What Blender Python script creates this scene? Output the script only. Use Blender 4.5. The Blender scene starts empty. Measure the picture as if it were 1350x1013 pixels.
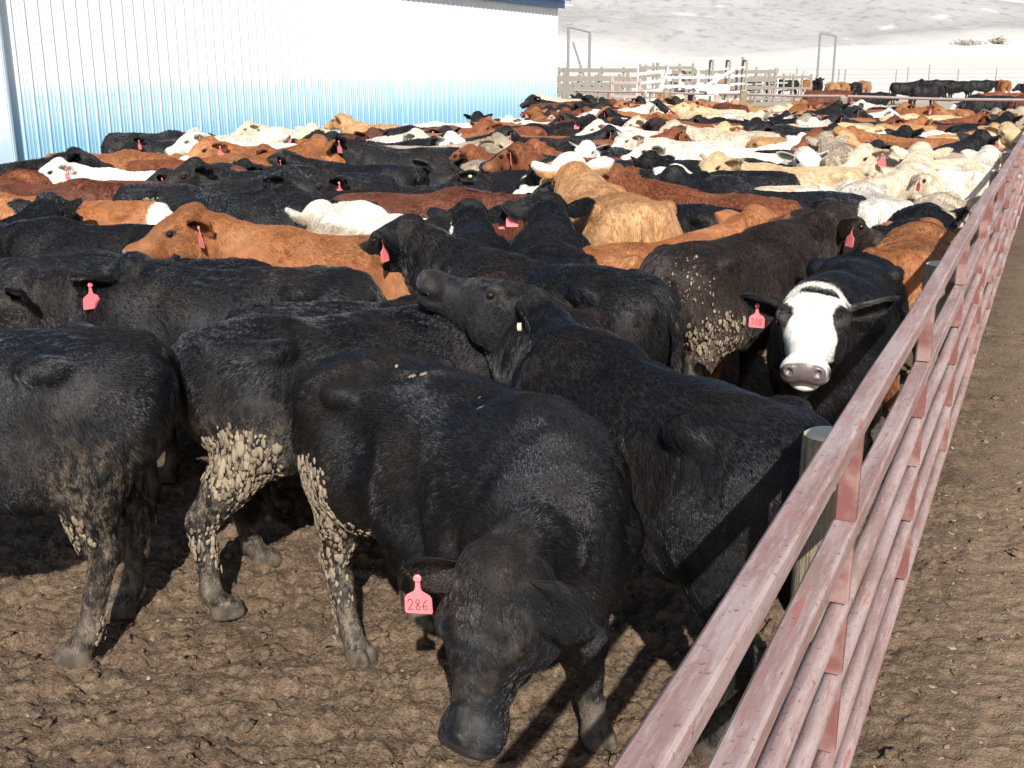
import bpy, math, random
import numpy as np
import openvdb
from mathutils import Vector, Matrix
from mathutils.kdtree import KDTree

scene = bpy.context.scene
COL = scene.collection
R = math.radians
rng = np.random.default_rng(7)
random.seed(7)

# ------------------------------------------------------------------ helpers
def link(o, parent=None):
    COL.objects.link(o)
    if parent is not None:
        o.parent = parent
    return o

def mesh_from(name, verts, faces, mat=None, smooth=False):
    me = bpy.data.meshes.new(name)
    verts = np.asarray(verts, dtype=np.float32)
    if isinstance(faces, np.ndarray):
        n, k = faces.shape
        me.vertices.add(len(verts)); me.vertices.foreach_set('co', verts.ravel())
        me.loops.add(n * k); me.loops.foreach_set('vertex_index', faces.astype(np.int32).ravel())
        me.polygons.add(n)
        me.polygons.foreach_set('loop_start', np.arange(0, n * k, k, dtype=np.int32))
        me.update(calc_edges=True)
        me.validate()
    else:
        me.from_pydata([tuple(map(float, v)) for v in verts], [], faces)
        me.update()
    if mat is not None:
        for m in (mat if isinstance(mat, (list, tuple)) else [mat]):
            me.materials.append(m)
    if smooth:
        me.polygons.foreach_set('use_smooth', np.ones(len(me.polygons), dtype=bool))
    return me

class MB:
    """collects boxes, tubes and lathes into one mesh"""
    def __init__(s):
        s.v = []; s.f = []
    def add(s, verts, faces):
        b = len(s.v)
        s.v += [tuple(map(float, v)) for v in verts]
        s.f += [tuple(i + b for i in f) for f in faces]
    def box(s, c, size, rot=None, bev=0.0):
        hx, hy, hz = (a / 2 for a in size)
        b = min(bev, hx * .45, hy * .45, hz * .45)
        vs = []; 
        if b <= 0:
            vs = [(x, y, z) for x in (-hx, hx) for y in (-hy, hy) for z in (-hz, hz)]
            fs = [(0, 1, 3, 2), (4, 6, 7, 5), (0, 4, 5, 1), (2, 3, 7, 6), (0, 2, 6, 4), (1, 5, 7, 3)]
        else:                                   # bevel the four long edges (along x)
            pr = [(hy, hz - b), (hy - b, hz), (-hy + b, hz), (-hy, hz - b), (-hy, -hz + b), (-hy + b, -hz), (hy - b, -hz), (hy, -hz + b)]
            vs = [(-hx, y, z) for y, z in pr] + [(hx, y, z) for y, z in pr]
            fs = [(i, (i + 1) % 8, 8 + (i + 1) % 8, 8 + i) for i in range(8)] + [tuple(range(7, -1, -1)), tuple(range(8, 16))]
            fs = [tuple(reversed(f)) for f in fs]
            fs[-2:] = [tuple(range(8)), tuple(range(15, 7, -1))]
        m = rot if rot is not None else Matrix.Identity(3)
        c = Vector(c)
        s.add([m @ Vector(v) + c for v in vs], fs)
    def beam(s, a, b, w, h, bev=0.0, up=(0, 0, 1)):
        a = Vector(a); b = Vector(b); x = (b - a); L = x.length; x = x / L
        u = Vector(up); y = u.cross(x)
        if y.length < 1e-4: y = Vector((0, 1, 0)).cross(x)
        y.normalize(); z = x.cross(y)
        s.box((a + b) / 2, (L, w, h), Matrix((x, y, z)).transposed(), bev)
    def tube(s, pts, rad, n=10, cap=True):
        pts = [Vector(p) for p in pts]
        if not isinstance(rad, (list, tuple)): rad = [rad] * len(pts)
        base = len(s.v); rings = []
        ref = None
        for i, p in enumerate(pts):
            t = (pts[min(i + 1, len(pts) - 1)] - pts[max(i - 1, 0)]).normalized()
            if ref is None:
                ref = Vector((0, 0, 1)) if abs(t.z) < .9 else Vector((1, 0, 0))
            u = (ref - t * ref.dot(t)).normalized(); w = t.cross(u); ref = u
            rings.append([p + (u * math.cos(2 * math.pi * k / n) + w * math.sin(2 * math.pi * k / n)) * rad[i] for k in range(n)])
        vs = [v for r in rings for v in r]
        fs = []
        for i in range(len(pts) - 1):
            for k in range(n):
                fs.append((i * n + k, i * n + (k + 1) % n, (i + 1) * n + (k + 1) % n, (i + 1) * n + k))
        if cap:
            fs.append(tuple(range(n - 1, -1, -1))); fs.append(tuple((len(pts) - 1) * n + k for k in range(n)))
        s.add(vs, fs)
    def build(s, name, mat, parent=None, smooth=False):
        o = bpy.data.objects.new(name, mesh_from(name, s.v, s.f, mat, smooth))
        if smooth: 
            try: o.data.set_sharp_from_angle(angle=R(40))
            except Exception: pass
        return link(o, parent)

def tag(o, label=None, cat=None, group=None, kind=None):
    if label: o['label'] = label
    if cat: o['category'] = cat
    if group: o['group'] = group
    if kind: o['kind'] = kind
    return o

def empty(name, loc=(0, 0, 0), rz=0.0):
    o = bpy.data.objects.new(name, None); o.location = loc; o.rotation_euler = (0, 0, rz)
    o.empty_display_size = .2
    return link(o)

# ---------------------------------------------------- value noise for geometry
def _hash(i, j, seed):
    h = (i * 374761393 + j * 668265263 + seed * 974711) & 0xffffffff
    h = ((h ^ (h >> 13)) * 1274126177) & 0xffffffff
    return ((h ^ (h >> 16)) & 0xffff) / 65535.0
def vnoise(x, y, seed=0):
    xi = np.floor(x).astype(np.int64); yi = np.floor(y).astype(np.int64)
    fx = x - xi; fy = y - yi
    fx = fx * fx * (3 - 2 * fx); fy = fy * fy * (3 - 2 * fy)
    a = _hash(xi, yi, seed); b = _hash(xi + 1, yi, seed); c = _hash(xi, yi + 1, seed); d = _hash(xi + 1, yi + 1, seed)
    return (a * (1 - fx) + b * fx) * (1 - fy) + (c * (1 - fx) + d * fx) * fy
def sstep(a, b, x):
    t = np.clip((x - a) / (b - a), 0, 1); return t * t * (3 - 2 * t)

# ------------------------------------------------------------------ node DSL
class NT:
    def __init__(s, name, world=None):
        if world is None:
            s.m = bpy.data.materials.new(name); s.m.use_nodes = True; s.t = s.m.node_tree
        else:
            s.m = world; s.t = world.node_tree
        s.t.nodes.clear()
    def n(s, typ, props=None, **inp):
        nd = s.t.nodes.new(typ)
        for k, v in (props or {}).items(): setattr(nd, k, v)
        for k, v in inp.items():
            key = int(k[1:]) if k[0] == 'i' and k[1:].isdigit() else k.replace('_', ' ')
            s.set(nd.inputs[key], v)
        return nd
    def set(s, sock, v):
        if hasattr(v, 'is_linked'): s.t.links.new(v, sock)
        elif v is None: pass
        else:
            if sock.type == 'RGBA' and isinstance(v, (tuple, list)) and len(v) == 3: v = (*v, 1)
            sock.default_value = v
    def math(s, op, a, b=0.0, c=0.0, clamp=False):
        nd = s.n('ShaderNodeMath', {'operation': op, 'use_clamp': clamp}, i0=a, i1=b, i2=c); return nd.outputs[0]
    def add(s, a, b): return s.math('ADD', a, b)
    def sub(s, a, b): return s.math('SUBTRACT', a, b)
    def mul(s, a, b): return s.math('MULTIPLY', a, b)
    def max(s, a, b): return s.math('MAXIMUM', a, b)
    def min(s, a, b): return s.math('MINIMUM', a, b)
    def abs(s, a): return s.math('ABSOLUTE', a)
    def ramp(s, x, a, b, lo=0.0, hi=1.0):
        nd = s.n('ShaderNodeMapRange', {'interpolation_type': 'SMOOTHSTEP'}, Value=x)
        nd.inputs['From Min'].default_value = a; nd.inputs['From Max'].default_value = b
        nd.inputs['To Min'].default_value = lo; nd.inputs['To Max'].default_value = hi
        if a > b:
            nd.inputs['From Min'].default_value = b; nd.inputs['From Max'].default_value = a
            nd.inputs['To Min'].default_value = hi; nd.inputs['To Max'].default_value = lo
        return nd.outputs[0]
    def mix(s, f, a, b, mode='MIX'):
        nd = s.n('ShaderNodeMix', {'data_type': 'RGBA', 'blend_type': mode})
        s.set(nd.inputs[0], f); s.set(nd.inputs[6], a); s.set(nd.inputs[7], b)
        return nd.outputs[2]
    def noise(s, vec, scale, detail=3.0, rough=.55, dist=0.0, col=False):
        nd = s.n('ShaderNodeTexNoise', None, Vector=vec, Scale=scale, Detail=detail, Roughness=rough, Distortion=dist)
        return nd.outputs[1 if col else 0]
    def vor(s, vec, scale, feature='F1', rand=1.0, out=0):
        nd = s.n('ShaderNodeTexVoronoi', {'feature': feature}, Vector=vec, Scale=scale, Randomness=rand)
        return nd.outputs[out]
    def obj(s): return s.n('ShaderNodeTexCoord').outputs['Object']
    def gen(s): return s.n('ShaderNodeTexCoord').outputs['Generated']
    def pos(s): return s.n('ShaderNodeNewGeometry').outputs['Position']
    def xyz(s, v):
        nd = s.n('ShaderNodeSeparateXYZ', None, i0=v); return nd.outputs
    def scalev(s, v, sc):
        nd = s.n('ShaderNodeVectorMath', {'operation': 'MULTIPLY'}, i0=v, i1=sc); return nd.outputs[0]
    def bump(s, h, strength=.5, dist=.01):
        return s.n('ShaderNodeBump', None, Height=h, Strength=strength, Distance=dist).outputs[0]
    def out(s, bsdf):
        s.n('ShaderNodeOutputMaterial', None, Surface=bsdf); return s.m
    def pbr(s, col, rough=.8, normal=None, spec=.5, metal=0.0, **kw):
        p = s.n('ShaderNodeBsdfPrincipled')
        s.set(p.inputs['Base Color'], col); s.set(p.inputs['Roughness'], rough)
        s.set(p.inputs['Specular IOR Level'], spec); s.set(p.inputs['Metallic'], metal)
        if normal is not None: s.set(p.inputs['Normal'], normal)
        for k, v in kw.items(): s.set(p.inputs[k.replace('_', ' ')], v)
        return s.out(p.outputs[0])
    def attr(s, name, kind='GEOMETRY', out='Fac'):
        return s.n('ShaderNodeAttribute', {'attribute_name': name, 'attribute_type': kind}).outputs[out]
# ------------------------------------------------------------------ cattle: body from a distance field
def smin(a, b, k):
    h = np.clip(.5 + .5 * (b - a) / k, 0, 1)
    return b * (1 - h) + a * h - k * h * (1 - h)
def smax(a, b, k): return -smin(-a, -b, k)
def cone(p, a, b, ra, rb, sc=None):
    a = np.asarray(a, float); b = np.asarray(b, float)
    q = p - a; ab = b - a
    t = np.clip((q @ ab) / (ab @ ab), 0, 1)
    d = q - t[:, None] * ab
    if sc is not None: d = d / np.asarray(sc)
    return np.sqrt((d * d).sum(1)) - (ra + (rb - ra) * t)
def ell(p, c, r, M=None):
    q = p - np.asarray(c, float)
    if M is not None: q = q @ M
    r = np.asarray(r, float)
    k0 = np.sqrt(((q / r) ** 2).sum(1)); k1 = np.sqrt(((q / (r * r)) ** 2).sum(1)) + 1e-9
    return k0 * (k0 - 1) / k1
def roty(a):
    c, s = math.cos(a), math.sin(a); return np.array([[c, 0, s], [0, 1, 0], [-s, 0, c]])

ST = np.array([  # x, top, bottom, half width
    (-.84, 1.02, .90, .015), (-.81, 1.085, .80, .12), (-.74, 1.15, .69, .20), (-.62, 1.185, .62, .255), (-.46, 1.195, .585, .285), (-.26, 1.18, .56, .30),
    (-.04, 1.17, .515, .335), (.18, 1.17, .49, .33), (.38, 1.19, .475, .29), (.54, 1.16, .50, .24), (.66, 1.09, .57, .17), (.74, .98, .68, .07), (.76, .88, .82, .01)])
_sx = np.linspace(-.84, .76, 160)
def _pchip(x, y, xs):
    h = np.diff(x); d = np.diff(y) / h
    m = np.zeros_like(y); m[0] = d[0]; m[-1] = d[-1]
    for i in range(1, len(x) - 1):
        m[i] = 0 if d[i - 1] * d[i] <= 0 else 2 * d[i - 1] * d[i] / (d[i - 1] + d[i])
    k = np.clip(np.searchsorted(x, xs) - 1, 0, len(x) - 2)
    t = (xs - x[k]) / h[k]; t2 = t * t; t3 = t2 * t
    return (2*t3-3*t2+1)*y[k] + (t3-2*t2+t)*h[k]*m[k] + (-2*t3+3*t2)*y[k+1] + (t3-t2)*h[k]*m[k+1]
_tab = [_pchip(ST[:, 0], ST[:, i], _sx) for i in (1, 2, 3)]
def torso(p):
    x = np.clip(p[:, 0], -.84, .76)
    zt = np.interp(x, _sx, _tab[0]); zb = np.interp(x, _sx, _tab[1]); w = np.interp(x, _sx, _tab[2])
    cz = zb + .45 * (zt - zb); up = p[:, 2] > cz
    rz = np.where(up, zt - cz, cz - zb)
    v = (p[:, 2] - cz) / rz
    q = (np.abs(p[:, 1] / w) ** 2.25 + np.abs(v) ** 2.25) ** (1 / 2.25)
    m = np.minimum(w, rz); ex = np.abs(p[:, 0] - x)
    d = np.where(q > 1, (q - 1) * np.maximum(m, .12), (q - 1) * m)
    return np.where(ex > 0, np.sqrt(np.maximum(d, 0) ** 2 + ex ** 2), d)

DEF_LEGS = dict(fl=(0, 0), fr=(0, 0), hl=(0, 0), hr=(0, 0))   # hoof shift (x, y) of each leg

class Pose:
    def __init__(s, poll=(.98, 0, 1.30), face=(1, 0, -.35), roll=0.0, bend=0.0, legs=None, hs=1.22, tail=(0, 0), ears=(0, 0), fat=1.0, seed=0, hl=.94, hw=1.05, ear_dirs=None):
        s.poll = np.array(poll, float); f = np.array(face, float); s.F = f / np.linalg.norm(f)
        up = np.array((0, 0, 1.)) ; u = up - s.F * s.F[2]
        if np.linalg.norm(u) < .2: u = np.array((1., 0, 0)) - s.F * s.F[0]
        u /= np.linalg.norm(u); S = np.cross(u, s.F)
        s.U = u * math.cos(roll) + S * math.sin(roll); s.S = np.cross(s.U, s.F)
        s.M = np.stack([s.F, s.S, s.U], 1)         # local -> body (columns)
        s.bend = bend; s.hs = hs; s.tail = tail; s.ears = ears; s.fat = fat; s.seed = seed; s.hv = hs * np.array((hl, hw, 1.0)); s.ear_dirs = ear_dirs
        s.legs = dict(DEF_LEGS); s.legs.update(legs or {})
    def h2b(s, q): return (np.asarray(q, float) * s.hv) @ s.M.T + s.poll
    def b2h(s, p): return (p - s.poll) @ s.M / s.hv
    def warp(s, p):                                 # lateral bend of the spine
        p = np.array(p, float)
        if abs(s.bend) < 1e-4: return p
        k = s.bend; x = np.clip(p[:, 0], -.7, .55); ex = p[:, 0] - x
        th = k * x; rad = 1 / k - p[:, 1]
        q = p.copy()
        q[:, 0] = np.sin(th) * rad + ex * np.cos(th); q[:, 1] = 1 / k - np.cos(th) * rad + ex * np.sin(th)
        return q
    def warp_dir(s, x, v):
        k = s.bend; th = k * float(np.clip(x, -.7, .55)); c, t = math.cos(th), math.sin(th)
        return np.array((v[0] * c - v[1] * t, v[0] * t + v[1] * c, v[2]))
    # ---- head in its own frame, nose along +x, crown up
    def head(s, p):
        q = s.b2h(p); k = .022
        aq = q.copy(); aq[:, 1] = np.abs(aq[:, 1])
        d = ell(q, (.055, 0, -.075), (.115, .105, .10))
        d = smin(d, ell(q, (.13, 0, -.055), (.13, .098, .072)), .04)
        d = smin(d, cone(q, (.12, 0, -.078), (.335, 0, -.078), .080, .048, (1, 1.0, .95)), .035)
        d = smin(d, cone(q, (.10, 0, -.145), (.33, 0, -.115), .080, .040, (1, .82, 1)), .05)
        d = smin(d, ell(aq, (.12, .062, -.14), (.085, .035, .075)), .03)          # cheek
        d = smin(d, ell(aq, (.136, .084, -.024), (.050, .026, .026)), .018)       # brow
        d = smin(d, ell(q, (.375, 0, -.078), (.052, .066, .048)), .03)           # muzzle
        d = smin(d, ell(aq, (.368, .04, -.098), (.05, .034, .032)), .02)          # upper lip
        d = smin(d, ell(q, (.352, 0, -.142), (.052, .047, .026)), .014)           # lower lip
        d = smin(d, ell(q, (.0, 0, -.005), (.06, .06, .04)), .04)                 # poll
        d = smin(d, ell(aq, (.402, .040, -.066), (.026, .020, .022)), .012)
        d = smax(d, -ell(aq, (.428, .042, -.063), (.022, .0125, .0135)), .006)      # nostrils
        d = smax(d, -cone(aq, (.43, .0, -.124), (.36, .07, -.122), .004, .004), .006)
        d = smax(d, -cone(aq, (.36, .07, -.122), (.27, .066, -.118), .004, .003), .006)
        d = smax(d, -ell(aq, (.156, .113, -.044), (.027, .014, .016)), .008)      # eye socket
        return d * s.hs
    def neck(s, p):
        ct = s.h2b((.02, 0, -.075)); th = s.h2b((.075, 0, -.17))
        d = cone(p, (.40, 0, 1.0), ct, .19, .092 * s.hs)
        d = smin(d, cone(p, (.54, 0, .78), th, .185, .062 * s.hs, None), .10)
        mid = .5 * (np.array((.46, 0, .90)) + .5 * (ct + th)) 
        d = smin(d, cone(p, (.46, 0, .92), .45 * np.array((.46, 0, .92)) + .55 * .5 * (ct + th), .2, .125), .08)
        d = smin(d, cone(p, (.66, 0, .60), .5 * th + .5 * np.array((.66, 0, .60)), .07, .05), .07)     # dewlap
        return d
    def legs_d(s, p, f):
        out = None
        for key, sg in (('fl', 1), ('fr', -1), ('hl', 1), ('hr', -1)):
            dx, dy = s.legs[key]; y = sg
            if key[0] == 'f':
                H = np.array((.43 + dx, sg * .17 + dy, .0))
                kn = np.array((.41 + dx * .55 + .02, sg * .175 + dy * .5, .37))
                el = np.array((.36 + dx * .1, sg * .195, .64)); fe = H + np.array((-.03, 0, .115))
                d = ell(p, (.40, sg * .17, .86), (.165, .10, .29), roty(.25))
                d = smin(d, cone(p, (.38, sg * .185, .76), kn, .125, .052), .06)
                d = smin(d, ell(p, kn + (.008, 0, 0), (.05, .05, .065)), .02)
                d = smin(d, cone(p, kn, fe, .044, .036), .02)
                d = smin(d, ell(p, fe, (.044, .044, .048)), .02)
            else:
                H = np.array((-.60 + dx, sg * .165 + dy, .0))
                hk = np.array((-.69 + dx * .75, sg * .165 + dy * .6, .43)); fe = H + np.array((-.04, 0, .115))
                sti = np.array((-.40 + dx * .25, sg * .205, .70))
                d = ell(p, (-.57, sg * .145, .88), (.215, .125, .27), roty(-.25))
                d = smin(d, cone(p, (-.50, sg * .16, .84), sti, .17, .115), .06)
                d = smin(d, cone(p, (-.55, sg * .17, .72), hk + (.03, 0, .03), .145, .058), .06)
                d = smin(d, ell(p, hk, (.055, .044, .07), roty(.35)), .03)
                d = smin(d, cone(p, hk, fe, .047, .038), .02)
                d = smin(d, ell(p, fe, (.045, .045, .048)), .02)
            hf = cone(p, fe + (.01, 0, -.03), H + (.0, 0, .045), .043, .050)
            q = p - H; qy = np.abs(q[:, 1])
            q2 = np.stack([q[:, 0], qy, q[:, 2]], 1)
            toe = smax(ell(q2, (.022, .024, .012), (.070, .031, .062)), -q[:, 2] - .01, .01)
            d = smin(smin(d, hf, .015), toe, .014)
            d = np.maximum(d, -p[:, 2] - .012)
            out = d if out is None else smin(out, d, f)
        return out
    def extras(s, p):
        ap = p.copy(); ap[:, 1] = np.abs(ap[:, 1])
        d = ell(ap, (-.46, .225, 1.11), (.085, .052, .05))                    # hook bone
        d = smin(d, ell(ap, (-.765, .10, 1.05), (.06, .045, .06)), .04)        # pin bone
        d = smin(d, cone(ap, (.30, .12, 1.13), (.46, .245, .80), .05, .06), .05) # shoulder blade
        d = smin(d, ell(ap, (.56, .17, .80), (.08, .09, .10)), .05)            # point of shoulder
        d = smin(d, ell(p, (.36, 0, 1.14), (.22, .09, .075)), .06)             # withers
        d = smin(d, ell(p, (.62, 0, .66), (.13, .12, .15)), .06)               # brisket
        d = smin(d, cone(p, (-.75, 0, 1.12), (.3, 0, 1.145), .045, .045), .05) # spine
        return d
    def tail_d(s, p):
        sx, sy = s.tail
        a = np.array((-.79, 0, 1.09)); b = np.array((-.885 + sx * .3, sy * .4, .95)); c = np.array((-.90 + sx, sy, .55)); e = np.array((-.88 + sx * 1.2, sy * 1.2, .32))
        d = cone(p, a, b, .034, .026)
        d = smin(d, cone(p, b, c, .026, .018), .02)
        d = smin(d, cone(p, c, e, .024, .026), .03)
        return d
    def field(s, p, parts=False):
        pf = p.copy(); pf[:, 1] = pf[:, 1] / s.fat
        t = torso(pf); ex = s.extras(pf); lg = s.legs_d(p, .015); nk = s.neck(p); hd = s.head(p)
        tl = s.tail_d(p)
        if parts: return np.minimum(t, ex), lg, nk, hd, tl
        d = smin(t, ex, .05); d = smin(d, lg, .055); d = smin(d, nk, .10)
        ap = p.copy(); ap[:, 1] = np.abs(ap[:, 1])
        d = smax(d, -ell(ap, (-.31, .41, .99), (.13, .12, .12)), .12)          # flank hollow
        d = smax(d, -ell(ap, (.20, .44, .74), (.05, .13, .24)), .10)           # behind the shoulder
        rib = np.sin(p[:, 0] * 62 + p[:, 2] * 9 + s.seed) * .0028 * np.clip(1 - np.abs(p[:, 0] + .06) / .26, 0, 1) * np.clip(1 - np.abs(p[:, 2] - .86) / .26, 0, 1)
        fold = np.sin(p[:, 0] * 48 + np.sin(p[:, 2] * 17 + s.seed) * 1.5) * .004 * np.clip((p[:, 0] - .50) / .08, 0, 1) * np.clip((.86 - p[:, 0]) / .1, 0, 1)
        big = .007 * np.sin(p[:, 0] * 13 + 2 * np.sin(p[:, 2] * 7 + s.seed * 1.7)) * np.sin(p[:, 2] * 15 + p[:, 1] * 9 + s.seed)
        d = d + rib + fold + big * np.clip((p[:, 2] - .45) / .15, 0, 1)
        d = smin(d, hd, .04); d = smin(d, tl, .015)
        return d

def ear_mesh(pose, side, droop):
    """cupped leaf; returns verts, faces, and the frame of the tag hole"""
    hs = pose.hs
    S = pose.S * side; F = pose.F; U = pose.U
    e = S * 1.0 - F * (.28 - .25 * droop) + U * (.08 - .5 * droop); e /= np.linalg.norm(e)
    f = F * .8 - U * .45 + S * .1; f = f - e * (f @ e); f /= np.linalg.norm(f)      # open side
    if pose.ear_dirs:
        e, f = (np.array(v_, float) / np.linalg.norm(v_) for v_ in pose.ear_dirs[0 if side > 0 else 1]); f = f - e * (f @ e); f /= np.linalg.norm(f)
    w = np.cross(e, f) * side; es = .86 if pose.ear_dirs else 1.0
    if w @ U < 0: w = -w
    root = pose.h2b((.02, side * .088, -.055)); L = .165 * hs * es
    nu, nv = 13, 9; vs = []; fs = []
    for layer in (1, -1):
        for i in range(nu):
            u = i / (nu - 1)
            hw = .062 * hs * es * (min(1, (.45 + u * 1.6)) * max(0., 1 - max(0., (u - .55) / .45) ** 2.4) ** .5) + .004
            for j in range(nv):
                v = -1 + 2 * j / (nv - 1)
                cup = (v * v) * .040 * (1 - .5 * u) - .012
                th = .0055 * (1 - v * v * .8) * (1 - .6 * u)
                vs.append(root + e * (L * u - .02 * v * v) + w * (v * hw * (1 - .25 * (1 - u) ** 2)) + f * (cup * hs + layer * th - .03 * u * u * hs))
    n = nu * nv
    for i in range(nu - 1):
        for j in range(nv - 1):
            a = i * nv + j; q = (a, a + 1, a + nv + 1, a + nv)
            fs.append(q); fs.append(tuple(n + k for k in reversed(q)))
    bd = [i * nv for i in range(nu)] + [(nu - 1) * nv + j for j in range(1, nv)] + [i * nv + nv - 1 for i in range(nu - 2, -1, -1)] + [j for j in range(nv - 2, 0, -1)]
    for a, b in zip(bd, bd[1:] + bd[:1]): fs.append((b, a, a + n, b + n))
    hole = root + e * L * .62 - w * .012 + f * (.0 - .008)
    return np.array(vs), fs, hole, f, e

def build_body(name, pose, vox, mat):
    lo = np.array((-1.05, -.52, -.03)); hi = np.array((1.0, .52, 1.34))
    pts = np.stack([pose.h2b(q) for q in ((-.1, -.15, -.2), (.5, .15, .1), (.5, -.15, -.25), (-.1, .15, .1), (.2, -.2, 0), (.2, .2, 0))])
    lo = np.minimum(lo, pts.min(0) - .08); hi = np.maximum(hi, pts.max(0) + .08); lo[2] = max(lo[2], -.03)
    cs = vox * 4
    n = np.ceil((hi - lo) / cs).astype(int) + 1
    gi = np.stack(np.meshgrid(*[np.arange(k) for k in n], indexing='ij'), -1).reshape(-1, 3)
    dc = pose.field(lo + gi * cs + cs * .5 - vox * .5).reshape(n)
    near = np.abs(dc) < cs * 1.35
    nf = n * 4
    fine = np.repeat(np.repeat(np.repeat(dc, 4, 0), 4, 1), 4, 2).astype(np.float32)
    m = np.repeat(np.repeat(np.repeat(near, 4, 0), 4, 1), 4, 2)
    idx = np.argwhere(m)
    vals = np.empty(len(idx), np.float32)
    for a in range(0, len(idx), 400000):
        vals[a:a + 400000] = pose.field(lo + idx[a:a + 400000] * vox)
    fine[m] = vals
    g = openvdb.FloatGrid(float(cs)); g.copyFromArray(fine)
    p, tri, q = g.convertToPolygons(isovalue=0.0, adaptivity=0.0)
    v = p.astype(float) * vox + lo
    # keep the largest connected shell only
    parent = np.arange(len(v))
    lab = np.arange(len(v))
    e = np.concatenate([q[:, [0, 1]], q[:, [1, 2]], q[:, [2, 3]], q[:, [3, 0]]])
    for _ in range(400):
        mn = np.minimum(lab[e[:, 0]], lab[e[:, 1]]); old = lab.copy()
        np.minimum.at(lab, e[:, 0], mn); np.minimum.at(lab, e[:, 1], mn); lab = lab[lab]
        if (lab == old).all(): break
    best = np.bincount(lab).argmax(); keep = lab == best
    new = np.cumsum(keep) - 1; v = v[keep]; q = new[q[keep[q].all(1)]]
    t, lg, nk, hd, tl = pose.field(v, True)
    q = q[:, ::-1]
    # outward orientation
    a = v[q[:, 0]]; nrm = np.cross(v[q[:, 1]] - a, v[q[:, 2]] - a)
    if (nrm * (a - v.mean(0))).sum() < 0: q = q[:, ::-1]
    nb = len(v)
    ears = []; vs = [v]; faces = [q]; off = nb
    for side in (1, -1):
        ev, ef, hole, f, ed = ear_mesh(pose, side, pose.ears[0 if side > 0 else 1])
        vs.append(ev); faces.append(np.array([x for x in ef]) + off); off += len(ev); ears.append((hole, f, ed))
    V = np.concatenate(vs); Q = np.concatenate(faces)
    region = np.zeros(len(V), np.float32)           # 0 body, 1 head, 2 leg, 3 ear, 4 tail, 5 neck
    stk = np.stack([t - .02, lg, nk, hd - .012, tl - .01]); am = stk.argmin(0)
    region[:nb] = np.array([0, 2, 5, 1, 4])[am]
    region[nb:] = 3
    hv = pose.b2h(V); hw = np.zeros(len(V), np.float32); hw[:nb] = np.clip(1 - (hd - np.minimum(np.minimum(t, nk), lg)) / .05 * .5 - .5, 0, 1); hw[nb:] = 1
    hco = np.where((hw > .02)[:, None], hv, -9).astype(np.float32)
    W = pose.warp(V)
    me = mesh_from(name, W, Q, mat, True)
    for nm, arr in (('bodyco', V.astype(np.float32)), ('headco', hco)):
        at = me.attributes.new(nm, 'FLOAT_VECTOR', 'POINT'); at.data.foreach_set('vector', arr.ravel())
    at = me.attributes.new('region', 'FLOAT', 'POINT'); at.data.foreach_set('value', region)
    at = me.attributes.new('rnd', 'FLOAT', 'POINT'); at.data.foreach_set('value', np.full(len(V), .5, np.float32))
    info = dict(V=V, W=W, Q=Q, region=region, hco=hco, pose=pose, ears=[], eyes=[], nb=nb)
    for hole, f, ed in ears:
        info['ears'].append((pose.warp(hole[None])[0], pose.warp_dir(hole[0], f), pose.warp_dir(hole[0], ed)))
    for sg in (1, -1):
        c = pose.h2b((.156, sg * .0935, -.043)); info['eyes'].append(pose.warp(c[None])[0])
    return me, info

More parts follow.
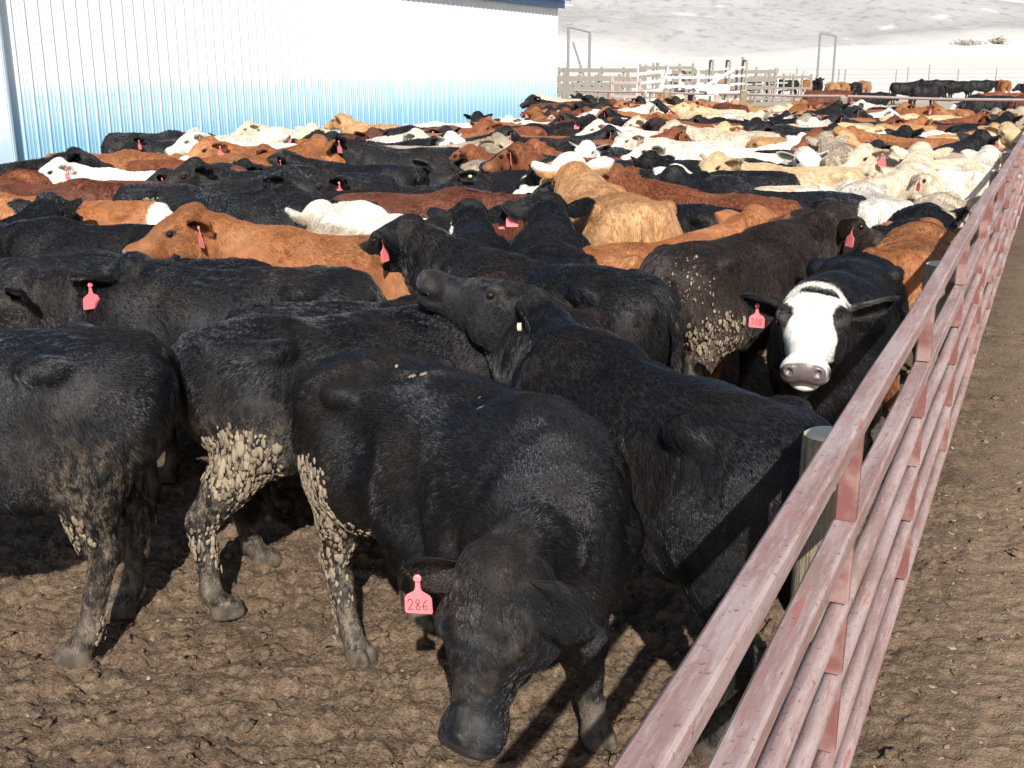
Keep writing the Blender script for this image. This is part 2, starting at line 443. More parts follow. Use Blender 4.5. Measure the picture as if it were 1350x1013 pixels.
def build_fur(name, info, count, length, radius, mat, npts=4, seed=1, clump=.6, messy=.35, culldown=True):
    r = np.random.default_rng(seed); V, W, Q, reg, pose = info['V'], info['W'], info['Q'], info['region'], info['pose']
    tri = np.concatenate([Q[:, [0, 1, 2]], Q[:, [0, 2, 3]]])
    a, b, c = V[tri[:, 0]], V[tri[:, 1]], V[tri[:, 2]]
    nr = np.cross(b - a, c - a); ar = np.linalg.norm(nr, axis=1) / 2; nr /= (2 * ar[:, None] + 1e-12)
    rt = reg[tri[:, 0]]; hx = info['hco'][tri[:, 0], 0]
    wgt = ar * np.where(rt == 1, 2.2, 1) * np.where(rt == 3, 3.2, 1) * np.where(rt == 4, 2.0, 1)
    wgt *= np.where((rt == 1) & (hx > .385), 0.0, 1)
    wgt *= np.where((V[tri[:, 0], 2] < .075), 0.0, 1)
    wgt *= np.where((nr[:, 2] < -.6) & (V[tri[:, 0], 2] < .7) & (rt == 0), .35, 1)
    k = r.choice(len(tri), count, p=wgt / wgt.sum())
    u, v = r.random(count), r.random(count); fl = u + v > 1; u[fl] = 1 - u[fl]; v[fl] = 1 - v[fl]
    root = a[k] + u[:, None] * (b[k] - a[k]) + v[:, None] * (c[k] - a[k]); nrm = nr[k]; rg = rt[k]
    hc = info['hco'][tri[k, 0]]
    # smooth normals by vertex average
    vn = np.zeros_like(V)
    for i in range(3): np.add.at(vn, tri[:, i], nr * ar[:, None])
    vn /= np.linalg.norm(vn, axis=1)[:, None] + 1e-12
    nrm = vn[tri[k, 0]] * (1 - u - v)[:, None] + vn[tri[k, 1]] * u[:, None] + vn[tri[k, 2]] * v[:, None]
    nrm /= np.linalg.norm(nrm, axis=1)[:, None] + 1e-12
    flow = np.tile(np.array((-.8, 0, -.65)), (count, 1))
    z = root[:, 2]
    flow[:, 2] = np.where(z > 1.05, -.25, -.75)
    flow[rg == 2] = (-.25, 0, -1); flow[rg == 4] = (-.1, 0, -1)
    hm = (rg == 1); flow[hm] = pose.F * .9 + 0
    hy = hc[:, 1]; sidev = np.sign(hy)[:, None] * pose.S
    flow[hm] += (sidev * .5)[hm]
    topk = hm & (hc[:, 0] < .05); flow[topk] = pose.F * .6 + r.normal(0, .5, (topk.sum(), 3))
    nk = rg == 5; ndir = np.array((.45, 0, .95)) - pose.poll; ndir /= np.linalg.norm(ndir)
    flow[nk] = ndir * .9 + np.array((0, 0, -.6))
    em = rg == 3; flow[em] = sidev[em] * .9 - pose.F * .2 - np.array((0, 0, .35))
    # wandering direction
    f1 = 5.0
    n1 = vnoise(root[:, 0] * f1 + 7, root[:, 2] * f1 + root[:, 1] * 3 + 3, seed) - .5
    n2 = vnoise(root[:, 0] * 17 + 31, root[:, 2] * 17 + root[:, 1] * 11, seed + 5) - .5
    ang = (n1 * 1.5 + n2 * 1.9) * messy * 2.2
    flow -= nrm * (flow * nrm).sum(1)[:, None]
    flow /= np.linalg.norm(flow, axis=1)[:, None] + 1e-9
    bi = np.cross(nrm, flow)
    flow = flow * np.cos(ang)[:, None] + bi * np.sin(ang)[:, None]
    flow += r.normal(0, .055, (count, 3))
    L = np.full(count, length)
    L *= np.where(rg == 2, .55, 1) * np.where(rg == 3, .85, 1) * np.where(rg == 5, 1.15, 1) * np.where(rg == 4, 1.0, 1)
    L[(rg == 4) & (z < .5)] = .055
    hl = np.clip(1.15 - hc[:, 0] * 3.2, .22, 1.2); L = np.where(hm, length * hl * .55, L)
    L = np.where(topk, length * 1.15, L)
    eyed = np.linalg.norm(np.stack([hc[:, 0] - .156, np.abs(hc[:, 1]) - .108, hc[:, 2] + .043], 1), axis=1)
    L = np.where(hm & (eyed < .03), .003, L)
    L = np.where((rg == 2) & (z < .25), L * .7, L)
    belly = (rg == 0) & (z < .62); L = np.where(belly, L * 1.35, L)
    L *= r.uniform(.65, 1.25, count) * (.8 + .5 * (n1 + .5))
    lift = .20 + .40 * (n1 + .3).clip(0, 1) + .2 * n2 + r.normal(0, .05, count)
    lift = np.where(hm, lift * .6, lift)
    # clumps
    P = np.zeros((count, npts, 3))
    for i in range(npts):
        t = i / (npts - 1)
        P[:, i] = root + L[:, None] * (flow * (t * (.55 + .45 * t))[None].T if False else flow * t) * 1.0 + (nrm * (L * lift * math.sin(min(1, t * 1.1) * 1.9))[:, None]) - np.array((0, 0, .22)) * (L * t * t)[:, None]
    if clump > 0:
        ng = max(50, count // 40)
        gid = r.choice(count, ng, replace=False)
        kd = KDTree(ng)
        for j, gi in enumerate(gid): kd.insert(root[gi], j)
        kd.balance()
        near = np.array([kd.find(x)[1] for x in root]); gsel = gid[near]
        gdist = np.linalg.norm(root[gsel] - root, axis=1)
        ok = (gdist < .035)[:, None] & ((rg != 3)[:, None])
        for i in range(1, npts):
            t = i / (npts - 1)
            P[:, i] += ok * (P[gsel, i] - P[:, i]) * clump * t ** 1.3
    Pw = pose.warp(P.reshape(-1, 3)).reshape(P.shape)
    cu = bpy.data.hair_curves.new(name)
    cu.add_curves([npts] * count)
    cu.attributes['position'].data.foreach_set('vector', Pw.astype(np.float32).ravel())
    prof = np.linspace(1, .25, npts)[None] * (radius * r.uniform(.7, 1.2, count))[:, None]
    at = cu.attributes.get('radius') or cu.attributes.new('radius', 'FLOAT', 'POINT')
    at.data.foreach_set('value', prof.astype(np.float32).ravel())
    for nm, arr in (('bodyco', root), ('headco', hc)):
        at = cu.attributes.new(nm, 'FLOAT_VECTOR', 'CURVE'); at.data.foreach_set('vector', np.ascontiguousarray(arr, dtype=np.float32).ravel())
    at = cu.attributes.new('region', 'FLOAT', 'CURVE'); at.data.foreach_set('value', rg.astype(np.float32))
    at = cu.attributes.new('rnd', 'FLOAT', 'CURVE'); at.data.foreach_set('value', r.random(count).astype(np.float32))
    cu.materials.append(mat)
    return cu
# ------------------------------------------------------------------ coat: one material, the animal's own colours from its properties
def coat_material(hair=False):
    s = NT('cattle_hair' if hair else 'cattle_coat')
    base = s.n('ShaderNodeObjectInfo').outputs['Color']
    bc = s.attr('bodyco', out='Vector'); hc = s.attr('headco', out='Vector')
    rnd = s.attr('rnd'); region = s.attr('region')
    bx, by, bz = s.xyz(bc); hx, hy, hz = s.xyz(hc)
    oid = s.n('ShaderNodeObjectInfo').outputs['Random']
    off = s.n('ShaderNodeCombineXYZ', None, X=s.mul(oid, 37.0), Y=s.mul(oid, 11.0), Z=0.0).outputs[0]
    sc = s.n('ShaderNodeVectorMath', {'operation': 'ADD'}, i0=bc, i1=off).outputs[0]
    n1 = s.noise(sc, 2.6, 3); n2 = s.noise(sc, 14.0, 3)
    sun = s.attr('bleach', 'OBJECT')
    tint = s.mix(s.mul(s.ramp(n1, .42, .72), sun), base, s.n('ShaderNodeAttribute', {'attribute_name': 'second', 'attribute_type': 'OBJECT'}).outputs['Color'])
    # strand to strand and patch to patch variation
    val = s.add(s.mul(rnd, .30), s.add(.30, s.mul(n2, 1.1)))
    c = s.mix(1.0, tint, s.n('ShaderNodeCombineColor', None, Red=val, Green=val, Blue=val).outputs[0], 'MULTIPLY')
    # white markings
    wob = s.mul(s.sub(s.noise(sc, 7.0, 2), .5), .10); wobh = s.mul(s.sub(s.noise(hc, 13.0, 2), .5), .05)
    onhead = s.ramp(hx, -.5, -.3)
    face = s.mul(s.ramp(s.add(hx, wobh), -.02, .02), onhead)
    face = s.mul(face, s.attr('face_white', 'OBJECT'))
    back = s.mul(s.ramp(s.add(bz, wob), 1.07, 1.12), s.attr('back_white', 'OBJECT'))
    rump = s.mul(s.ramp(s.add(bx, wob), -.66, -.72), s.attr('rump_white', 'OBJECT'))
    bell = s.mul(s.ramp(s.add(bz, wob), .68, .60), s.attr('belly_white', 'OBJECT'))
    # blaze: broad white stripe, black round the eyes and over the brow
    ay = s.abs(s.add(hy, wobh))
    eyex = s.sub(hx, .15); eyey = s.sub(ay, .105)
    eyed = s.math('SQRT', s.add(s.mul(s.mul(eyex, eyex), .55), s.mul(s.mul(eyey, eyey), 1.25)))
    hxw = s.add(hx, wobh)
    bl = s.mul(s.ramp(hz, -.17, -.14), s.ramp(hx, -.005, .01))
    bl = s.mul(bl, s.ramp(eyed, .050, .062))
    width = s.ramp(hxw, .18, .36, .085, .060)
    bl = s.mul(bl, s.ramp(s.sub(ay, width), .012, -.004))
    browx = s.sub(hxw, .052); by2 = s.add(hy, -.012)
    brow = s.add(s.mul(s.mul(browx, browx), 2600), s.mul(s.mul(by2, by2), 260))
    bl = s.mul(bl, s.ramp(brow, .85, 1.1))
    bl = s.mul(s.mul(bl, onhead), s.attr('blaze', 'OBJECT'))
    pl = s.mul(s.mul(s.ramp(s.add(hx, wobh), .075, .05), s.ramp(hz, -.09, -.06)), s.mul(onhead, s.attr('poll_white', 'OBJECT')))
    nw = s.mul(s.mul(s.ramp(s.add(hx, wobh), .30, .34), onhead), s.attr('nose_white', 'OBJECT'))
    wm = s.max(s.max(s.max(face, back), s.max(rump, bell)), s.max(s.max(bl, pl), nw))
    # ears keep the coat colour on a blaze, go white on a white face
    wc = s.n('ShaderNodeCombineColor', None, Red=s.add(.66, s.mul(rnd, .16)), Green=s.add(.62, s.mul(rnd, .16)), Blue=s.add(.54, s.mul(rnd, .16))).outputs[0]
    c = s.mix(wm, c, wc)
    # dust rubbed into forehead and bridge of the face
    du = s.mul(s.mul(s.ramp(s.noise(hc, 22, 4, .65), .45, .66), s.ramp(hz, -.08, -.03)), s.mul(onhead, s.attr('dusty', 'OBJECT')))
    c = s.mix(s.mul(du, .55), c, (.11, .092, .07))
    # bare dark skin round the eye
    ex = s.sub(hx, .156); ey = s.sub(s.abs(hy), .106); ez = s.add(hz, .043)
    er = s.math('SQRT', s.add(s.mul(ex, s.mul(ex, .5)), s.add(s.mul(ey, ey), s.mul(ez, s.mul(ez, 1.6)))))
    c = s.mix(s.mul(s.mul(s.ramp(er, .028, .020), onhead), .8), c, (.02, .016, .014))
    # nose leather
    nose = s.mul(s.ramp(hx, .395, .405), s.ramp(s.abs(s.add(hz, .072)), .048, .04))
    nosec = s.n('ShaderNodeAttribute', {'attribute_name': 'nose', 'attribute_type': 'OBJECT'}).outputs['Color']
    nose = s.mul(nose, onhead)
    c = s.mix(nose, c, nosec)
    # nostril and mouth are darker skin
    # dried mud low on the legs, manure on the belly
    dn = s.noise(sc, 9.0, 4, .65)
    dirt = s.mul(s.ramp(bz, .42, .06), s.ramp(dn, .38, .62))
    dirt = s.max(dirt, s.mul(s.mul(s.ramp(bz, .75, .5), s.ramp(dn, .60, .74)), .6))
    dirt = s.mul(dirt, s.attr('muddy', 'OBJECT'))
    c = s.mix(s.mul(dirt, .8), c, (.12, .095, .07))
    sm = s.mul(s.mul(s.ramp(bx, -.36, -.52), s.ramp(bz, .98, .62)), s.ramp(s.noise(s.scalev(sc, (1, 1, .45)), 30.0, 4, .7), .46, .62))
    c = s.mix(s.mul(sm, s.attr('dagged', 'OBJECT')), c, (.15, .118, .082))
    hoof = s.ramp(bz, .07, .05)
    c = s.mix(s.mul(hoof, .85), c, s.mix(s.ramp(s.noise(sc, 22.0, 4, .7), .42, .6), (.10, .076, .054), (.045, .036, .028)))
    gl = s.mul(s.attr('gloss', 'OBJECT'), s.ramp(s.noise(sc, 3.2, 2, .5, .6), .34, .66, .12, 1.25))
    if hair:
        h = s.n('ShaderNodeBsdfHairPrincipled', {'model': 'CHIANG', 'parametrization': 'COLOR'})
        s.set(h.inputs['Color'], c); s.set(h.inputs['Roughness'], .20); s.set(h.inputs['Radial Roughness'], .55); s.set(h.inputs['Coat'], 0.0)
        s.set(h.inputs['IOR'], 1.5); s.set(h.inputs['Random Roughness'], .25)
        d = s.n('ShaderNodeBsdfPrincipled'); s.set(d.inputs['Base Color'], c); s.set(d.inputs['Roughness'], .7); s.set(d.inputs['Specular IOR Level'], .12)
        m = s.n('ShaderNodeMixShader', None, i0=gl, i1=d.outputs[0], i2=h.outputs[0])
        return s.out(m.outputs[0])
    bmp = s.bump(s.add(s.noise(hc, 60, 3), s.noise(bc, 120, 2)), .35, .004)
    wet = nose
    p = s.n('ShaderNodeBsdfPrincipled')
    s.set(p.inputs['Base Color'], c); s.set(p.inputs['Roughness'], s.ramp(wet, 0, 1, .62, .36)); s.set(p.inputs['Specular IOR Level'], s.ramp(wet, 0, 1, .25, .5))
    s.set(p.inputs['Normal'], bmp)
    return s.out(p.outputs[0])
COAT = coat_material(); COATHAIR = coat_material(True)
# ---- where every animal stands: x, y (metres), heading (degrees), pose, coat, marks, label
MID = [
    (-1.32, 5.11, 180, 'level', 'black', '', 'black calf standing broadside behind the one whose red tag hangs at the left'),
    (-0.68, 5.04, 10, 'level', 'black', 'dag', 'black calf with a mud spot on its flank, broadside behind the nearest dirty-legged pair'),
    (-0.27, 4.25, 150, 'low', 'brownblack', '', 'brownish black calf squeezed between the bulky front calf and the one raising its nose'),
    (-1.93, 5.88, 176, 'level', 'black', '', 'black calf with dung on its back, left of the orange calf facing left'),
    (-2.59, 6.99, 172, 'level', 'black', '', 'black calf lying level in front of the long orange back at the left'),
    (-3.43, 7.27, 80, 'up', 'black', 'btn', 'black calf at the far left with a white button in its ear'),
    (-1.01, 6.3, 164, 'leftcam', 'orange', 'tag', 'orange calf facing left with its head up and a pink tag, left of centre'),
    (0.0, 5.43, 142, 'up', 'black', 'tag', 'black calf turned away to the left, red tag, in front of the cream calf'),
    (-0.85, 7.35, 126, 'level', 'cream', 'bw big', 'cream calf with a white ridge along its back, pointing away, left of centre'),
    (-0.75, 8.94, 5, 'level', 'darkred', '', 'dark red calf broadside behind the cream calf with the white ridge'),
    (-0.21, 6.42, 92, 'up', 'black', 'tag', 'black calf facing away with pricked ears, left one of the pair at the centre'),
    (0.19, 6.3, 86, 'up', 'black', 'tag', 'black calf facing away with red tag, right one of the pair at the centre'),
    (0.14, 5.15, 108, 'low', 'brownblack', '', 'dusty brownish black back right behind the calf that raises its nose'),
    (0.67, 7.74, 102, 'up', 'tan', 'poll big', 'golden tan calf facing away with a white poll, standing tall right of centre'),
    (0.94, 6.6, 33, 'up', 'orange', '', 'rust orange calf stretched behind the dirty-rumped black calf right of centre'),
    (1.16, 8.37, 150, 'up', 'black', 'btn tag', 'black calf turned away beside the golden tan calf, red edge of a tag showing'),
    (1.53, 8.57, 140, 'up', 'red', 'tag', 'rust red calf with shaggy head turned away right of the golden tan calf'),
    (1.97, 8.57, 165, 'upback', 'black', 'tag', 'black calf with pink tag sticking out, before the tan back with white ridge'),
    (2.15, 6.42, 66, 'level', 'orange', '', 'bright rust calf whose rump faces the camera beside the pink rail'),
    (2.76, 7.58, 66, 'level', 'black', '', 'black calf whose rump faces the camera against the pink rail'),
    (2.13, 8.89, 2, 'level', 'tan', 'bw', 'tan calf with a pale ridge on its back, broadside before the golden one'),
    (2.78, 11.21, 180, 'leftcam', 'palegold', '', 'pale golden calf broadside left of the white rump'),
    (2.76, 8.89, 82, 'level', 'white', '', 'white calf whose rump faces the camera right of the pale golden back'),
    (3.24, 8.78, 62, 'level', 'cream', '', 'cream calf nearest the pink rail with a darker streak by its tail'),
    (4.02, 13.46, 95, 'up', 'greytan', '', 'grey tan neck and ear seen from behind above the white rump'),
    (4.64, 12.13, 198, 'upcam', 'cream', 'tag', 'cream faced calf looking left with both ears out, pink tag in one'),
    (4.9, 12.13, 48, 'up', 'white', '', 'white calf with its head against the pink rail posts'),
    (2.52, 12.99, 182, 'up', 'white', '', 'big white calf in profile facing left right of centre'),
    (3.09, 12.65, 262, 'upcam', 'white', '', 'white calf staring at the camera with wide ears'),
    (4.35, 12.76, 170, 'level', 'greytan', '', 'grey tan back between the cream face and the white rump, near the rail'),
    (-3.85, 11.56, 180, 'leftcam', 'darkred', 'fw bw tag', 'dark red calf with white face and long white back stripe facing left'),
    (-3.3, 8.57, 180, 'leftcam', 'orange', 'rw', 'long orange calf with a white tail end at the left'),
    (-4.81, 13.34, 2, 'level', 'orange', '', 'orange brown back right below the blue of the shed at the left'),
    (-4.84, 10.72, 80, 'level', 'red', '', 'rust red calf cut by the left edge beside the white face'),
    (-2.63, 9.53, 2, 'rightcam', 'black', 'dag', 'black calf with a dusty rump behind the white tail end'),
    (-1.87, 9.85, 176, 'leftcam', 'black', 'dag', 'black calf with a white dung patch on its hip, behind the orange one facing left'),
    (-4.5, 15.91, 178, 'leftcam', 'black', 'tag', 'black calf with a pink tag, head up against the blue shed wall at the left'),
    (-2.63, 13.1, 184, 'leftcam', 'orange', 'fwn tag', 'brown calf with a pale nose and pink tag looking at the camera below the shed'),
    (-1.83, 11.04, 182, 'leftcam', 'black', 'btn', 'black calf facing left with nose out, before the brown one with pale nose'),
    (-1.69, 12.23, 172, 'up', 'black', 'tag', 'black calf with a bright tag behind the long black back, left of centre'),
    (-0.88, 9.72, 180, 'leftcam', 'black', 'tag', 'black calf with a long hanging red tag below the shed, left of centre'),
    (-3.56, 12.54, 4, 'up', 'red', '', 'red calf back between the white striped calf and the black head by the shed'),
    (-0.57, 11.94, 270, 'upcam', 'black', '', 'black calf looking straight at the camera with a pale wet nose, centre'),
    (-0.15, 10.88, 240, 'up', 'black', 'btn', 'black calf with a white ear button right beside the one looking at the camera'),
    (0.23, 10.88, 95, 'low', 'white', 'tag', 'white rounded poll with one pink ear poking above the black backs, centre'),
    (0.28, 9.11, 176, 'leftcam', 'black', '', 'black back broadside left of the golden tan calf'),
    (-0.4, 12.87, 84, 'up', 'greytan', 'tag', 'grey tan calf seen from behind with a red tag, head high at the centre'),
    (-0.93, 13.97, 2, 'rightcam', 'greytan', '', 'grey tan face looking right in front of the shed, centre'),
    (-1.63, 13.97, 2, 'rightcam', 'black', 'fw', 'black calf with a white face pointing right below the shed'),
    (0.13, 12.54, 150, 'up', 'red', '', 'red neck and ears turned away behind the white poll'),
    (0.85, 12.13, 176, 'up', 'black', '', 'black back behind the golden tan calf'),
    (1.52, 13.97, 205, 'leftcam', 'black', 'fw', 'black calf with a white forehead and black eye patch right of centre'),
]
BACK = [
    (-3.69, 16.08, 0, 'level', 'cream', ''),
    (-3.58, 18.94, 190, 'leftcam', 'cream', ''),
    (-2.62, 15.42, 178, 'level', 'black', ''),
    (-2.63, 16.81, 2, 'level', 'darkred', ''),
    (-2.58, 21.06, 170, 'upcam', 'tan', ''),
    (-2.1, 15.42, 0, 'level', 'white', ''),
    (-1.62, 18.02, 0, 'level', 'black', ''),
    (-1.52, 15.74, 0, 'level', 'orange', ''),
    (-1.12, 21.06, 172, 'level', 'white', ''),
    (-0.37, 22.31, 265, 'upcam', 'black', 'tag'),
    (-0.69, 17.19, 4, 'level', 'orange', ''),
    (-1.5, 19.68, 180, 'level', 'black', ''),
    (0.07, 19.94, 0, 'level', 'black', ''),
    (0.57, 21.67, 215, 'leftcam', 'white', ''),
    (1.19, 21.06, 90, 'up', 'darkred', ''),
    (0.29, 17.19, 168, 'level', 'orange', ''),
    (0.71, 16.44, 0, 'level', 'black', ''),
    (0.56, 13.97, 176, 'level', 'black', 'tag'),
    (1.75, 21.06, 180, 'level', 'black', ''),
    (1.41, 18.47, 92, 'up', 'black', 'tag'),
    (1.5, 16.08, 0, 'level', 'red', ''),
    (2.26, 19.43, 90, 'up', 'orange', ''),
    (2.23, 17.19, 182, 'leftcam', 'white', ''),
    (1.86, 16.44, 2, 'level', 'black', ''),
    (2.86, 21.06, 0, 'level', 'black', ''),
    (2.83, 18.94, 185, 'level', 'cream', ''),
    (3.59, 21.67, 0, 'level', 'black', ''),
    (4.47, 23.72, 2, 'level', 'white', ''),
    (3.48, 19.94, 186, 'level', 'red', ''),
    (4.1, 19.94, 178, 'up', 'black', ''),
    (3.85, 17.19, 200, 'upcam', 'palegold', ''),
    (3.07, 16.81, 176, 'leftcam', 'cream', ''),
    (2.36, 15.42, 180, 'leftcam', 'white', ''),
    (4.55, 20.49, 2, 'up', 'black', 'tag'),
    (5.17, 21.06, 0, 'up', 'black', 'tag'),
    (5.73, 23.72, 90, 'level', 'white', ''),
    (5.16, 19.43, 0, 'level', 'palegold', ''),
    (4.58, 16.81, 176, 'up', 'black', ''),
    (5.91, 20.49, 180, 'upcam', 'greytan', ''),
    (6.68, 21.67, 180, 'level', 'black', ''),
    (7.93, 23.72, 0, 'level', 'darkred', ''),
    (8.47, 22.65, 2, 'up', 'red', ''),
    (6.48, 19.94, 0, 'level', 'orange', ''),
    (6.56, 18.47, 4, 'level', 'white', ''),
    (5.45, 15.74, 176, 'level', 'orange', ''),
    (7.12, 18.02, 2, 'level', 'tan', ''),
    (5.17, 13.71, 0, 'level', 'black', ''),
    (8.03, 19.68, 60, 'level', 'black', ''),
    (9.23, 21.67, 84, 'up', 'orange', ''),
    (5.08, 16.08, 2, 'level', 'black', ''),
    (3.73, 14.51, 4, 'level', 'black', ''),
    (3.96, 13.97, 0, 'level', 'darkred', ''),
    (4.69, 14.8, 180, 'upcam', 'red', 'tag'),
    (-5.43, 17.19, 0, 'level', 'black', ''),
    (3.21, 14.8, 0, 'level', 'white', ''),
    (2.25, 11.21, 176, 'level', 'black', ''),
    (1.57, 10.41, 170, 'up', 'black', ''),
    (2.76, 10.12, 0, 'level', 'cream', ''),
    (1.15, 10.41, 178, 'level', 'black', ''),
    (-1.38, 9.11, 178, 'level', 'black', ''),
    (-2.03, 8.57, 0, 'level', 'black', ''),
    (-4.13, 9.98, 0, 'level', 'darkred', ''),
    (-2.59, 11.21, 178, 'level', 'black', ''),
    (-3.25, 10.41, 0, 'level', 'darkred', ''),
]
NEXT_PEN = [
    (13.21, 69.83, 188, 'level', 'orange', 'rust calf standing broadside in the next pen left of the wide whitish gate post'),
    (14.87, 69.83, 175, 'level', 'black', 'black calf in the next pen just right of the rust one by the gate post'),
    (17.81, 75, 180, 'level', 'black', 'large black animal standing broadside in the next pen left of the pipe frame'),
    (19.13, 75, 85, 'level', 'orange', 'rust calf showing its rump behind the large black one in the next pen'),
    (19.8, 75, 265, 'up', 'black', 'black calf with head highest below the grey pipe frame'),
    (17.62, 63.48, 88, 'level', 'tan', 'tan calf rump in the next pen, left one of two right of the pipe frame'),
    (18.22, 63.48, 92, 'level', 'orangetan', 'sandy calf rump in the next pen, right one of two right of the pipe frame'),
    (18.91, 63.48, 250, 'level', 'black', 'black calf facing the camera right of the two tan rumps'),
    (21.28, 69.83, 90, 'level', 'orangetan', 'slim sandy calf far back right of the black one by the two tan rumps'),
    (18.3, 58.37, 0, 'lying', 'black', 'black calf lying down in the next pen left of the big black broadside animal'),
    (21.63, 63.48, 2, 'upfar', 'black', 'black animal with raised head standing broadside with legs showing in the next pen'),
    (20.06, 55.86, 10, 'low', 'black', 'black calf with a white nose right behind the broadside animal with raised head'),
    (27.91, 75, 176, 'level', 'black', 'black calf at the back of the right group in the next pen'),
    (26.98, 69.83, 182, 'low', 'black', 'black calf in the middle of the right group in the next pen'),
    (29.85, 73.5, 2, 'level', 'black', 'black calf broadside at the right of the right group in the next pen'),
    (31.25, 73.5, 92, 'level', 'orange', 'rust calf rump just right of the black group in the next pen'),
    (27.67, 60.72, 180, 'level', 'black', 'black calf cut by the right edge behind the corner post'),
    (14.44, 34.91, 170, 'low', 'blackwhite', 'black calf with a cream face lying near the cross fence at the right'),
    (11.54, 42.32, 0, 'level', 'darkred', 'dark red calf standing right behind the cross fence, under the pipe frame'),
    (16.76, 38.79, 160, 'level', 'red', 'red calf behind the cross fence next to the corner post'),
    (15.03, 34, 60, 'level', 'darkred', 'dark red calf pressed against the cross fence by the corner post'),
    (5.5, 41.07, 88, 'level', 'orangetan', 'sandy calf rump behind the stack of pale logs'),
    (6.09, 41.07, 250, 'level', 'black', 'black calf between the sandy rump and the white one beyond the cross fence'),
    (7.86, 48.16, 200, 'upcam', 'white', 'white calf by the chute beyond the cross fence'),
]
# ------------------------------------------------------------------ light, camera
w = bpy.data.worlds.new("World"); scene.world = w; w.use_nodes = True
_s = NT('', w)
SUN_EL, SUN_AZ = 34.0, 4.0           # degrees; the sun stands behind the photographer
_sky = _s.n('ShaderNodeTexSky', {'sky_type': 'NISHITA', 'sun_disc': False, 'sun_elevation': R(SUN_EL), 'sun_rotation': R(180 - SUN_AZ)})
_bg = _s.n('ShaderNodeBackground', None, Color=_sky.outputs[0], Strength=.09)
_s.n('ShaderNodeOutputWorld', None, Surface=_bg.outputs[0])
_l = bpy.data.lights.new('sun', 'SUN'); _l.energy = 5.0; _l.angle = R(.5); _l.color = (1, .96, .90)
_o = link(bpy.data.objects.new('sun', _l)); _o.rotation_euler = (R(90 - SUN_EL), 0, R(SUN_AZ)); _o.location = (0, -20, 15)
scene.view_settings.view_transform = 'Standard'; scene.view_settings.look = 'None'; scene.view_settings.gamma = 1
scene.view_settings.exposure = .58
_c = bpy.data.cameras.new('camera'); cam = link(bpy.data.objects.new('camera', _c))
_c.lens = 36 * 1470 / 1350; _c.sensor_width = 36; _c.clip_end = 5000; _c.clip_start = .05
cam.location = (0, 0, 2.05); cam.rotation_euler = (R(90 - 15.9), 0, 0)
scene.camera = cam
scene.cycles.use_denoising = True
scene.cycles.max_bounces = 8
scene.cycles_curves.shape = 'RIBBONS'

# ------------------------------------------------------------------ ground
FD = np.array((math.sin(R(25.55)), math.cos(R(25.55)))); FN = np.array((-FD[1], FD[0]))   # along the rail fence / into the pen
F0 = np.array((.16, 1.04))
def fence_side(x, y): return (x - F0[0]) * FN[0] + (y - F0[1]) * FN[1]     # > 0 inside the pen

def mud_material():
    s = NT('mud'); p = s.pos(); x, y, z = s.xyz(p)
    big = s.noise(p, .55, 3); mid = s.noise(p, 5, 4, .6); fine = s.noise(p, 38, 4, .7); grit = s.noise(p, 140, 2, .6)
    c = s.mix(s.ramp(big, .35, .65), (.125, .080, .048), (.168, .112, .070))
    c = s.mix(s.ramp(mid, .40, .68), c, (.098, .066, .042))
    c = s.mix(s.mul(s.ramp(fine, .56, .72), .7), c, (.27, .205, .14))
    c = s.mix(s.mul(s.ramp(grit, .62, .74), .5), c, (.36, .29, .20))
    c = s.mix(s.mul(s.ramp(fine, .44, .30), .6), c, (.06, .042, .028))
    cr = s.noise(p, 75, 3, .65, .6); fl = s.vor(p, 46, 'F1', 1.0, 1); fv = s.xyz(fl)[0]
    c = s.mix(s.mul(s.ramp(cr, .46, .34), .75), c, (.035, .024, .016)); c = s.mix(s.mul(s.ramp(fv, .55, 1.0), .35), c, (.26, .195, .135))  # crevice shade painted into the colour as dark noise, then paler flakes
    # outside the pen the ground is drier and paler, the next pen and the flat beyond are pale dry soil
    side = s.add(s.mul(s.sub(x, float(F0[0])), float(FN[0])), s.mul(s.sub(y, float(F0[1])), float(FN[1])))
    c = s.mix(s.mul(s.ramp(side, .1, -.5), .6), c, (.255, .180, .118))
    yy = s.add(y, s.mul(s.sub(big, .5), 9.0))
    c = s.mix(s.ramp(yy, 30, 40), c, s.mix(mid, (.34, .29, .20), (.42, .36, .26)))
    c = s.mix(s.ramp(yy, 66, 80), c, s.mix(s.noise(p, .12, 4), (.56, .52, .46), (.70, .66, .60)))
    far = s.noise(s.scalev(p, (1, .35, 1)), .02, 5, .6); sage = s.noise(s.scalev(p, (1, .6, 1)), .22, 4, .7)
    hy = s.add(y, s.mul(s.sub(far, .5), 150))
    hill = s.mix(s.ramp(far, .35, .65), (.355, .335, .31), (.43, .41, .385))
    hill = s.mix(s.ramp(sage, .48, .70), hill, (.27, .258, .24))
    hill = s.mix(s.ramp(s.noise(p, .05, 4), .60, .72), hill, (.56, .54, .51))
    c = s.mix(s.ramp(hy, 300, 380), c, hill)
    b1 = s.n('ShaderNodeBump', None, Height=s.add(s.mul(mid, .55), s.add(s.mul(fine, .5), s.add(s.mul(grit, .16), s.mul(cr, .45)))), Strength=s.ramp(y, 60, 20, 0.0, .9), Distance=.03).outputs[0]
    return s.pbr(c, .93, b1, .25)
MUD = mud_material()

